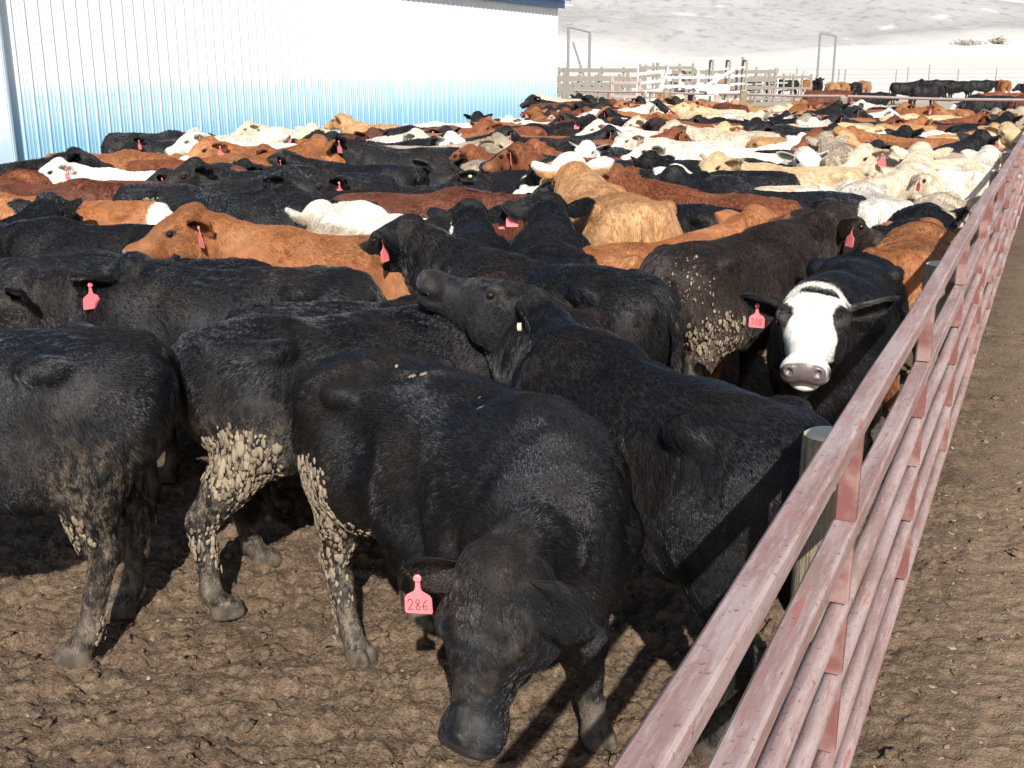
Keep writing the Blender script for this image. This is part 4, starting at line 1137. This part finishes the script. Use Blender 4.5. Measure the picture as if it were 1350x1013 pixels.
def eye_mesh(r):
    vs = []; fs = []; nu, nv = 14, 9
    for j in range(nv + 1):
        t = math.pi * j / nv
        for i in range(nu): vs.append((r * math.sin(t) * math.cos(2 * math.pi * i / nu), r * math.sin(t) * math.sin(2 * math.pi * i / nu), r * math.cos(t)))
    for j in range(nv):
        for i in range(nu): fs.append((j * nu + i, (j + 1) * nu + i, (j + 1) * nu + (i + 1) % nu, j * nu + (i + 1) % nu))
    return mesh_from('eye', vs, fs, EYE, True)
EYEM = eye_mesh(.0215)
def tag_mesh():
    out = [(-.007, .004), (-.0075, -.030), (-.012, -.042), (-.034, -.056), (-.040, -.066), (-.041, -.112), (-.037, -.118), (.037, -.118), (.041, -.112), (.040, -.066), (.034, -.056), (.012, -.042), (.0075, -.030), (.007, .004)]
    n = len(out); vs = []
    for y in (.0015, -.0015): vs += [(x, y - .010 * (z / -.118) ** 2, z) for x, z in out]
    fs = [tuple(range(n)), tuple(range(2 * n - 1, n - 1, -1))] + [(i, n + i, n + (i + 1) % n, (i + 1) % n) for i in range(n)]
    b = len(vs); k = 12
    for y, r in ((.001, .012), (.006, .012), (.008, .008)): vs += [(r * math.cos(2 * math.pi * i / k), y, r * math.sin(2 * math.pi * i / k)) for i in range(k)]
    for j in range(2):
        fs += [(b + j * k + i, b + j * k + (i + 1) % k, b + (j + 1) * k + (i + 1) % k, b + (j + 1) * k + i) for i in range(k)]
    fs.append(tuple(b + 2 * k + i for i in range(k)))
    me = mesh_from('ear_tag', vs, fs, TAGM); return me
TAGME = tag_mesh()
def button_mesh():
    m = MB(); m.tube([(0, -.008, 0), (0, .006, 0), (0, .009, 0)], [.017, .017, .011], 14); return mesh_from('ear_button', m.v, m.f, BTN)
BTNME = button_mesh()
GLYPH = {'2': [[(0, .75), (.2, 1), (.6, 1), (.8, .75), (.6, .45), (.1, .1), (0, 0), (.85, .02)]], '8': [[(.45, .52), (.1, .72), (.2, .97), (.6, 1), (.75, .8), (.45, .52), (.08, .25), (.2, .02), (.6, 0), (.8, .25), (.45, .52)]],
         '6': [[(.7, .98), (.3, .75), (.08, .35), (.2, .04), (.55, 0), (.78, .2), (.6, .45), (.12, .3)]], '7': [[(0, .97), (.75, 1), (.35, 0)]], '0': [[(.4, 1), (.1, .75), (.08, .3), (.35, 0), (.7, .25), (.72, .75), (.4, 1)]]}
def number_part(txt, parent):
    m = MB(); x = -.031
    for ch in txt:
        for st in GLYPH[ch]:
            pts = [(-(x + a * .018), .0024 - .010 * ((.104 - b * .034) / .118) ** 2, -.104 + b * .034) for a, b in st]
            m.tube(pts, .0012, 6)
        x += .0215
    return m.build('number', INK, parent)

POSES = {'level': dict(poll=(1.02, 0, 1.14), face=(1, .05, -.5)), 'up': dict(poll=(.96, .03, 1.33), face=(1, .12, -.30), ears=(.3, .1)),
         'upfar': dict(poll=(.90, -.08, 1.35), face=(1, -.35, -.35), ears=(.2, .4)), 'low': dict(poll=(1.0, .06, .92), face=(.75, .1, -.7), ears=(.3, .3)),
         'leftcam': dict(poll=(.90, .13, 1.32), face=(.75, .6, -.35), ears=(.25, .1)), 'rightcam': dict(poll=(.90, -.13, 1.32), face=(.75, -.6, -.35), ears=(.1, .25)),
         'upcam': dict(poll=(.90, 0, 1.36), face=(1, .25, -.40), ears=(.15, .2)), 'upback': dict(poll=(.84, -.2, 1.32), face=(.35, -.9, -.3), ears=(.3, .2))}
CACHE = {}
def get_model(key, lod):
    k = (key, lod)
    if k in CACHE: return CACHE[k]
    pose = Pose(**POSES[key], seed=1.0 + sum(map(ord, key)) % 7) if isinstance(key, str) else key
    vox, cnt, rad, ln, npt = {'near': (.0105, 100000, .00085, .022, 4), 'mid': (.015, 24000, .0021, .028, 3), 'far': (.02, 8000, .0042, .03, 3), 'hero': (.0078, 170000, .00072, .022, 4)}[lod]
    me, info = build_body('body', pose, vox, COAT)
    fur = build_fur('hair', info, cnt, ln, rad, COATHAIR, npt, seed=len(CACHE) + 3, clump=.25 if lod == 'hero' else .32, messy=.15)
    CACHE[k] = (me, fur, info); return CACHE[k]

HERD = 'cattle crowded in the near pen'; HERD2 = 'cattle loose in the next pen'
PLACED = []
def add_cow(x, y, h, key, coat, marks, label, scale=.92, lod='near', group=HERD, z=0.0, nose=None, tagside=None):
    me, fur, info = get_model(key, lod)
    o = link(bpy.data.objects.new('cow', me)); o.location = (x, y, z); o.rotation_euler = (0, 0, R(h)); o.scale = (scale,) * 3 if lod == 'hero' else (scale * .95, scale * 1.05, scale)
    tag(o, label, 'cow', group)
    base, second, gloss, _ = COATS[coat]
    r = np.random.default_rng(int(abs(x * 1000) + abs(y * 7777)) + 1)
    hobj = link(bpy.data.objects.new('hair', fur), o)
    j = r.uniform(.85, 1.15)
    marks = marks.split()
    for q in (o, hobj):
        q.color = (base[0] * j, base[1] * j, base[2] * j, 1); q['second'] = [second[0] * j, second[1] * j, second[2] * j]
        q['bleach'] = float(.9 if 'black' not in coat else r.uniform(.5, 1.0)); q['gloss'] = gloss; q['muddy'] = 1.0; q['dusty'] = .45 if lod == 'hero' else float(r.uniform(.1, .5))
        q['nose'] = nose or ([.028, .026, .028] if 'black' in coat else [.30, .19, .15])
        for mk, pr in (('dagged', 'dagged'), ('fw', 'face_white'), ('bw', 'back_white'), ('rw', 'rump_white'), ('poll', 'poll_white'), ('fwn', 'nose_white'), ('blaze', 'blaze')):
            if mk in marks: q[pr] = 1.0
        if coat == 'blackwhite': q['face_white'] = 1.0
    if lod != 'far':
        for c in info['eyes']:
            e = link(bpy.data.objects.new('eye', EYEM), o); e.location = c
    def hang(i, mesh, name, sz):
        hole, f, ed = info['ears'][i]
        e = link(bpy.data.objects.new(name, mesh), o)
        ff = Vector((f[0], f[1], 0)); 
        if ff.length < .15: ff = Vector((f[0], f[1], f[2]))
        ff.normalize(); ex = ff.cross(Vector((0, 0, 1))); ez = ex.cross(ff)
        if name == 'ear_button': ff = Vector(f); ex = ff.cross(Vector((0, 0, 1))).normalized(); ez = ex.cross(ff)
        if name == 'ear_tag' and info['pose'].F[2] < -.8:      # face hanging straight down: the tag lies on the front of the ear
            U = info['pose'].warp_dir(.55, info['pose'].U); ff = Vector((U[0], U[1], 0)).normalized(); ex = ff.cross(Vector((0, 0, 1))); ez = ex.cross(ff)
        e.rotation_euler = Matrix((ex, ff, ez)).transposed().to_euler(); e.location = Vector(hole) + ff * (.03 if name == 'ear_tag' else .016); e.scale = (sz,) * 3
        return e
    t = None
    if 'tag' in marks:
        i = tagside
        if i is None:           # most often the ear turned to us carries the visible tag
            ds = [math.hypot(x + scale * (math.cos(R(h)) * q_[0][0] - math.sin(R(h)) * q_[0][1]), y + scale * (math.sin(R(h)) * q_[0][0] + math.cos(R(h)) * q_[0][1])) for q_ in info['ears']]
            i = int(np.argmin(ds)) if r.random() < .85 else int(np.argmax(ds))
        t = hang(i, TAGME, 'ear_tag', 1.0 if lod in ('hero', 'near') else 1.15)
        if 'btn' in marks or (lod != 'hero' and r.random() < .6): hang(1 - i, BTNME, 'ear_button', 1)
    elif 'btn' in marks: hang(int(r.integers(0, 2)), BTNME, 'ear_button', 1.1)
    PLACED.append((o, x, y, h, coat, label))
    return o, info, t

def dags(o, info, spots, name='mud_clumps'):
    """flakes of dried mud stuck in the hair: (centre, radii, count, size) in body space"""
    V, W, Q = info['V'], info['W'], info['Q']; nb = info['nb']
    r = np.random.default_rng(11); vn = np.zeros_like(W)
    a = W[Q[:, 0]]; nn = np.cross(W[Q[:, 1]] - a, W[Q[:, 2]] - a)
    for i in range(4): np.add.at(vn, Q[:, i], nn)
    vn /= np.linalg.norm(vn, axis=1)[:, None] + 1e-9
    AV = []; AF = []; b = 0
    for c, rad, n, size, sgn in spots:
        q = (V[:nb] - np.array(c)) / np.array(rad); dd = (q * q).sum(1)
        ok = np.where((dd < 1) & (np.sign(V[:nb, 1]) == sgn) & (vn[:nb, 1] * sgn > -.2))[0]
        if len(ok) == 0: continue
        pr = (1.05 - dd[ok]) ** .7; pick = r.choice(ok, min(n, len(ok)), p=pr / pr.sum(), replace=False)
        for i in pick:
            p = W[i] + r.normal(0, .003, 3); nz = vn[i]; dn = np.array((0, 0, -1.)); dn = dn - nz * (dn @ nz); dn /= np.linalg.norm(dn) + 1e-6; sd = np.cross(nz, dn)
            s_ = size * r.lognormal(0, .42); P = ICOV * (1 + .24 * r.normal(0, 1, (len(ICOV), 1)).clip(-1.5, 1.5))
            P = P[:, :1] * dn * s_ * r.uniform(1.0, 2.1) + P[:, 1:2] * sd * s_ * r.uniform(.55, 1.1) + P[:, 2:] * nz * s_ * r.uniform(.22, .42) + p + nz * .011
            AV.append(P); AF.append(ICOF + b); b += len(ICOV)
    d = link(bpy.data.objects.new(name, mesh_from(name, np.concatenate(AV), np.concatenate(AF), DAG, True)), o)
    d['kind'] = 'stuff'
    return d

# ---- the animals nearest the camera, each modelled on its own
def from_world(v, a): c_, s_ = math.cos(R(-a)), math.sin(R(-a)); return (v[0] * c_ - v[1] * s_, v[0] * s_ + v[1] * c_, v[2])
_fa = -52 - 14.3
pa = Pose(ear_dirs=[(from_world((.72, -.50, -.32), _fa), from_world((-.3, -.7, .25), _fa)), (from_world((-.95, -.18, -.10), _fa), from_world((.1, -.85, -.35), _fa))], hw=1.12, poll=(.85, -.34, .90), face=(.10, -.18, -.46), bend=-.50, hs=1.32, roll=-.08, tail=(.28, .10), legs=dict(hr=(.10, -.02), hl=(.1, .02), fl=(.06, .03), fr=(-.06, .0)), ears=(.75, .35), fat=1.15)
o, inf, t = add_cow(-.13, 3.40, -52, pa, 'black', 'tag dagged', 'bulky black calf lowering its head to the camera, red ear tag 286', .91, 'hero', tagside=1)
_w = Vector((-.12, -1, 0)).normalized(); _w.rotate(Matrix.Rotation(-R(-52), 3, 'Z')); _x = _w.cross(Vector((0, 0, 1)))
_h = Vector(inf['ears'][1][0]) + _w * .03 + Vector(inf['ears'][1][2]) * .03 + Vector((0, 0, .012))      # pinned through the front of the ear
t.location = _h; t.rotation_euler = Matrix((_x, _w, Vector((0, 0, 1)))).transposed().to_euler(); t.scale = (1.0,) * 3; number_part('286', t)
dags(o, inf, [((-.55, -.24, .70), (.14, .2, .20), 380, .0076, -1), ((-.62, -.17, .40), (.16, .2, .24), 150, .0068, -1), ((-.66, -.16, .14), (.1, .12, .14), 80, .005, -1), ((-.36, -.25, .60), (.10, .2, .10), 60, .006, -1), ((-.1, -.1, 1.17), (.4, .2, .1), 5, .006, -1)])
pb = Pose(poll=(1.0, 0, .95), face=(.8, 0, -.6), legs=dict(hr=(-.14, -.04), hl=(.10, .06), fr=(0, 0)), tail=(.28, .10), seed=2)
o, inf, t = add_cow(-.56, 4.36, 22, pb, 'black', 'dagged', 'black calf with thick mud clumps on its thigh, just behind the one tagged 286', .93, 'hero')
dags(o, inf, [((-.62, -.24, .66), (.17, .2, .20), 460, .0078, -1), ((-.75, -.16, .35), (.12, .12, .16), 130, .0068, -1), ((-.3, -.3, .72), (.06, .1, .05), 6, .007, -1)])
pl = Pose(poll=(1.0, .1, 1.05), face=(.9, .1, -.6), legs=dict(hl=(.14, .03), hr=(.05, 0)), fat=1.1, tail=(.32, -.08), seed=3)
o, inf, t = add_cow(-2.02, 3.70, 188, pl, 'black', 'dagged', 'shaggy black calf at the left edge nearest the camera, rump to the middle', .98, 'hero')
dags(o, inf, [((-.50, .24, .52), (.08, .15, .08), 40, .0085, 1), ((-.3, .2, .5), (.3, .3, .06), 14, .007, 1), ((-.57, .16, .12), (.08, .1, .1), 30, .0055, 1)])
pc = Pose(poll=(.93, -.12, 1.26), face=(.50, .62, .30), hs=1.28, ears=(1.0, .2), roll=-.25, seed=4)
o, inf, t = add_cow(.46, 3.55, 122, pc, 'black', 'btn', 'black calf raising its nose to the left, yellow button in its ear', .92, 'hero')
dags(o, inf, [((-.3, -.2, 1.05), (.5, .2, .2), 9, .007, -1), ((-.6, -.15, .3), (.12, .12, .25), 30, .008, -1)])
pw = Pose(poll=(.95, .0, 1.25), face=(.74, .05, -.34), hs=1.46, ears=(.25, .55), seed=5, hl=.84, hw=1.06)
o, inf, t = add_cow(1.66, 5.50, 246, pw, 'black', 'blaze tag', 'black calf with broad white face staring at the camera, red ear tag 708', .90, 'hero', nose=[.13, .10, .10], tagside=1)
t.scale = (.95,) * 3; number_part('708', t)
pg = Pose(poll=(.90, -.08, 1.27), face=(.9, -.40, -.30), ears=(.4, .5), tail=(.03, .05))
o, inf, t = add_cow(1.30, 6.30, 46, pg, 'brownblack', 'tag dagged', 'black calf turned away, mud speckled rump, red tag, left of the white face', .95, 'hero', tagside=1)
dags(o, inf, [((-.62, -.24, .72), (.2, .25, .16), 190, .0065, -1), ((-.70, -.1, 1.0), (.14, .2, .16), 70, .004, -1)])
pd = Pose(poll=(.96, -.12, 1.22), face=(.95, -.42, -.55), ears=(.2, .30), hs=1.3, seed=6)
add_cow(-2.62, 5.45, -8, pd, 'black', 'tag', 'black calf at the left, red tag below its ear, face sloping right', .95, 'near', tagside=1)

# ---- crowd: keep the bodies from running into one another
heroes = [(p[1], p[2], p[3]) for p in PLACED]
_jr = np.random.default_rng(17)
rows = [list(m_) for m_ in MID] + [list(b_) + [None] for b_ in BACK]
for q in rows[len(MID):]:
    q[2] = float(q[2] + _jr.uniform(-28, 28))
    if q[3] == 'level' and _jr.random() < .5: q[3] = str(_jr.choice(['up', 'leftcam', 'rightcam', 'upcam']))
    if 'tag' not in q[5] and _jr.random() < .35: q[5] = (q[5] + ' tag').strip()
SPOT = (-.52, -.12, .30)
def discs(x, y, h):
    c, s_ = math.cos(R(h)), math.sin(R(h)); return [(x + c * d * .92, y + s_ * d * .92) for d in SPOT]
def inside_pen(x, y, m=.38):
    wx, wy = x + 7.45, y - 16.9
    nb_ = wx * math.sin(BA) - wy * math.cos(BA)          # in front of the shed wall
    along = wx * math.cos(BA) + wy * math.sin(BA)
    cr = (x - CA[0]) * cdn[1] - (y - CA[1]) * cdn[0]
    return fence_side(x, y) > m and (nb_ > m) and -cr * np.sign((0 - CA[0]) * cdn[1] - (0 - CA[1]) * cdn[0]) < -m
r = np.random.default_rng(5)
fixed = [discs(*h_) for h_ in heroes]
RAD = .245
# fill the gaps of the far band
names = ['black'] * 46 + ['brownblack'] * 12 + ['red'] * 6 + ['darkred'] * 8 + ['orange'] * 10 + ['cream'] * 4 + ['white'] * 4 + ['tan'] * 4
pale = ['black'] * 34 + ['brownblack'] * 6 + ['white'] * 14 + ['cream'] * 16 + ['tan'] * 8 + ['palegold'] * 8 + ['orange'] * 10 + ['darkred'] * 6 + ['greytan'] * 4
n_far = 0
all_d = fixed + [discs(q[0], q[1], q[2]) for q in rows]
for _ in range(9000):
    y = r.uniform(9.5, 34); x = r.uniform(-.47 * y - .8, .47 * y + 1)
    h = float(r.choice([0, 180, 150, 30, 210, 90, 270, 60, 120, 240, 300])) + r.uniform(-22, 22)
    if y > .95 * 1470 / (np.interp(x / y * 1470 + 675, [0, 200, 400, 500, 700, 760], [207, 190, 172, 162, 150, 120]) - 88): continue   # the back edge of the bunch
    dd = discs(x, y, h)
    if not all(inside_pen(*p_) for p_ in dd): continue
    fl = np.array([p_ for q in all_d for p_ in q])
    if (np.linalg.norm(fl[:, None] - np.array(dd)[None], axis=2) < 2 * RAD).any(): continue
    coat = str(r.choice(names if x / y < .14 else pale)); ps = str(r.choice(['level', 'up', 'upcam', 'low', 'up', 'leftcam', 'rightcam', 'upcam', 'leftcam', 'rightcam']))
    rows.append([x, y, h, ps, coat, 'tag' if r.random() < .65 else '', None]); all_d.append(dd); n_far += 1
    if n_far >= 95: break
for it in range(80):
    D = np.array([discs(q[0], q[1], q[2]) for q in rows]); n = len(rows)
    FX = np.array([p_ for q in fixed for p_ in q]); flat = D.reshape(-1, 2)
    mv = np.zeros((n, 2))
    dif = flat[:, None] - flat[None]; dist = np.linalg.norm(dif, axis=2) + 1e-9
    own = np.arange(n * 3) // 3; ism = own < len(MID); LIM = np.where(ism[:, None] & ism[None], .36, 2 * RAD)
    ov = np.where((dist < LIM) & (own[:, None] != own[None]), LIM - dist, 0)
    push = (dif / dist[..., None] * ov[..., None]).sum(1) * .22
    dif2 = flat[:, None] - FX[None]; d2 = np.linalg.norm(dif2, axis=2) + 1e-9
    push += (dif2 / d2[..., None] * np.where(d2 < 2 * RAD, 2 * RAD - d2, 0)[..., None]).sum(1) * .4
    np.add.at(mv, own, push)
    for i, q in enumerate(rows):
        for p_ in D[i]:
            fs_ = fence_side(*p_)
            if fs_ < .36: mv[i] += FN * (.36 - fs_) * .5
            wx, wy = p_[0] + 7.45, p_[1] - 16.9; nb_ = wx * math.sin(BA) - wy * math.cos(BA)
            if nb_ < .4 and wy < 21: mv[i] += np.array((math.sin(BA), -math.cos(BA))) * (.4 - nb_) * .5
        k = min(1, .08 / (np.linalg.norm(mv[i]) + 1e-9)) * (.10 if i < len(MID) else 1); q[0] += mv[i][0] * k; q[1] += mv[i][1] * k

for q in rows:                      # nobody stands with a head through the rails
    for _ in range(6):
        s_ = min([fence_side(*p_) for p_ in discs(q[0], q[1], q[2])] + [fence_side(q[0] + 1.15 * math.cos(R(q[2])), q[1] + 1.15 * math.sin(R(q[2]))) + .12])
        if s_ >= .36: break
        q[2] += 9 * (1 if (math.cos(R(q[2])) * FN[0] + math.sin(R(q[2])) * FN[1]) < -.3 and math.cos(R(q[2])) * FD[0] + math.sin(R(q[2])) * FD[1] > 0 else 0)
        q[0] += FN[0] * min(.12, .36 - s_); q[1] += FN[1] * min(.12, .36 - s_)
# ---- describe each animal of the far band by its look and its neighbours
def facing(x, y, h):
    a = (h - math.degrees(math.atan2(y, x)) + 180) % 360 - 180     # 0 = away from the camera
    return 'away' if abs(a) < 40 else 'towards the camera' if abs(a) > 140 else ('left' if a > 0 else 'right')
def cw(q): return COATS[q[4]][3]
HEADW = {'level': 'head level', 'low': 'head lowered', 'up': 'head raised', 'leftcam': 'head turned', 'rightcam': 'head turned', 'upcam': 'head up', 'upback': 'head turned back', 'upfar': 'head raised', 'lookdown': 'head down'}
used = set(p[5] for p in PLACED) | set(q[6] for q in rows if q[6])
allq = rows
for i, q in enumerate(rows):
    if q[6]: continue
    u = q[0] / q[1]
    zone = 'by the shed wall' if (q[0] + 7.45) * math.sin(BA) - (q[1] - 16.9) * math.cos(BA) < 1.6 else 'against the pink rail' if fence_side(q[0], q[1]) < 1.3 else 'before the cross fence' if abs((q[0] - CA[0]) * cn[0] + (q[1] - CA[1]) * cn[1]) < 2.2 else 'in the crowd'
    nb_ = sorted((abs(o_[0] / o_[1] - u) * 12 + abs(o_[1] - q[1]) * .7, k) for k, o_ in enumerate(allq) if k != i)
    lf = [allq[k] for d_, k in nb_ if allq[k][0] / allq[k][1] < u - .015][:2]; rt = [allq[k] for d_, k in nb_ if allq[k][0] / allq[k][1] > u + .015][:2]
    fr = [allq[k] for d_, k in nb_ if allq[k][1] < q[1] - .4 and abs(allq[k][0] / allq[k][1] - u) < .05][:2]
    fa = facing(q[0], q[1], q[2]); a0 = '%s cow facing %s%s' % (cw(q), fa, ' with a red tag' if 'tag' in q[5] else '')
    cand = []
    side = 'left' if u < -.18 else 'right' if u > .18 else 'centre'
    def say(o_): return '%s one facing %s' % (cw(o_), facing(o_[0], o_[1], o_[2]))
    for f_ in fr[:2]:
        cand.append('%s, behind a %s, %s' % (a0, say(f_), zone))
    for l_ in lf[:2]:
        for r_ in rt[:2]:
            cand.append('%s, between a %s and a %s one, %s' % (a0, cw(l_), cw(r_), zone))
            cand.append('%s, %s, between a %s and a %s one, %s' % (a0, HEADW[q[3]], cw(l_), cw(r_), zone))
    cand = [c_ for c_ in cand if len(c_.split()) <= 16]
    rank = lambda lst: 1 + sum(o_[0] / o_[1] < u for o_ in lst)
    band = [o_ for o_ in allq if abs(o_[1] - q[1]) < 1.5 and o_[4] == q[4]]
    NTH = ['first', 'second', 'third', 'fourth', 'fifth', 'sixth', 'seventh', 'eighth', 'ninth', 'tenth', 'eleventh', 'twelfth', 'thirteenth', 'fourteenth', 'fifteenth']
    cand.append('%s %s, %s from the left of its colour %s' % (a0, HEADW[q[3]], NTH[min(14, rank(band) - 1)], zone))
    for f_ in fr[:2]:
        for s2 in ('left', 'right'):
            cand.append('%s, %s, behind a %s cow %s of centre' % (a0, HEADW[q[3]], cw(f_), s2) if side == s2 else '%s %s behind a %s cow near the centre %s' % (a0, HEADW[q[3]], cw(f_), zone))
    cand.append('%s, %s, %s cow of the crowd counted from the camera' % (a0, HEADW[q[3]], '%dth' % (1 + sum(o_[1] < q[1] for o_ in allq))))
    for c_ in cand:
        c_ = ' '.join(c_.split()[:16])
        if c_ not in used: break
    q[6] = c_; used.add(c_)
for q in rows:
    x, y, h, ps, coat, mk, lab = q
    d_ = math.hypot(x, y); lod = 'near' if d_ < 8.0 else 'mid' if d_ < 14 else 'far'
    rr = np.random.default_rng(int(abs(x * 991) + abs(y * 331)))
    o, inf, t = add_cow(x, y, h, ps, coat, mk, lab, float(rr.uniform(.85, .95)) * (1.1 if 'big' in mk.split() else 1), lod)
    if 'dag' in mk.split() and lod in ('near', 'mid'):
        dags(o, inf, [((-.45, 0, 1.0), (.25, .3, .16), 45, .009, -1 if math.cos(R(h)) > 0 else 1)])
for x, y, h, ps, coat, lab in NEXT_PEN:
    zz = 0.0
    if ps == 'lying': ps = 'level'; zz = -.42
    add_cow(x, y, h, ps, coat, '', lab, 1.0, 'far', HERD2, zz)
print('cattle', len(PLACED), 'fill', n_far)
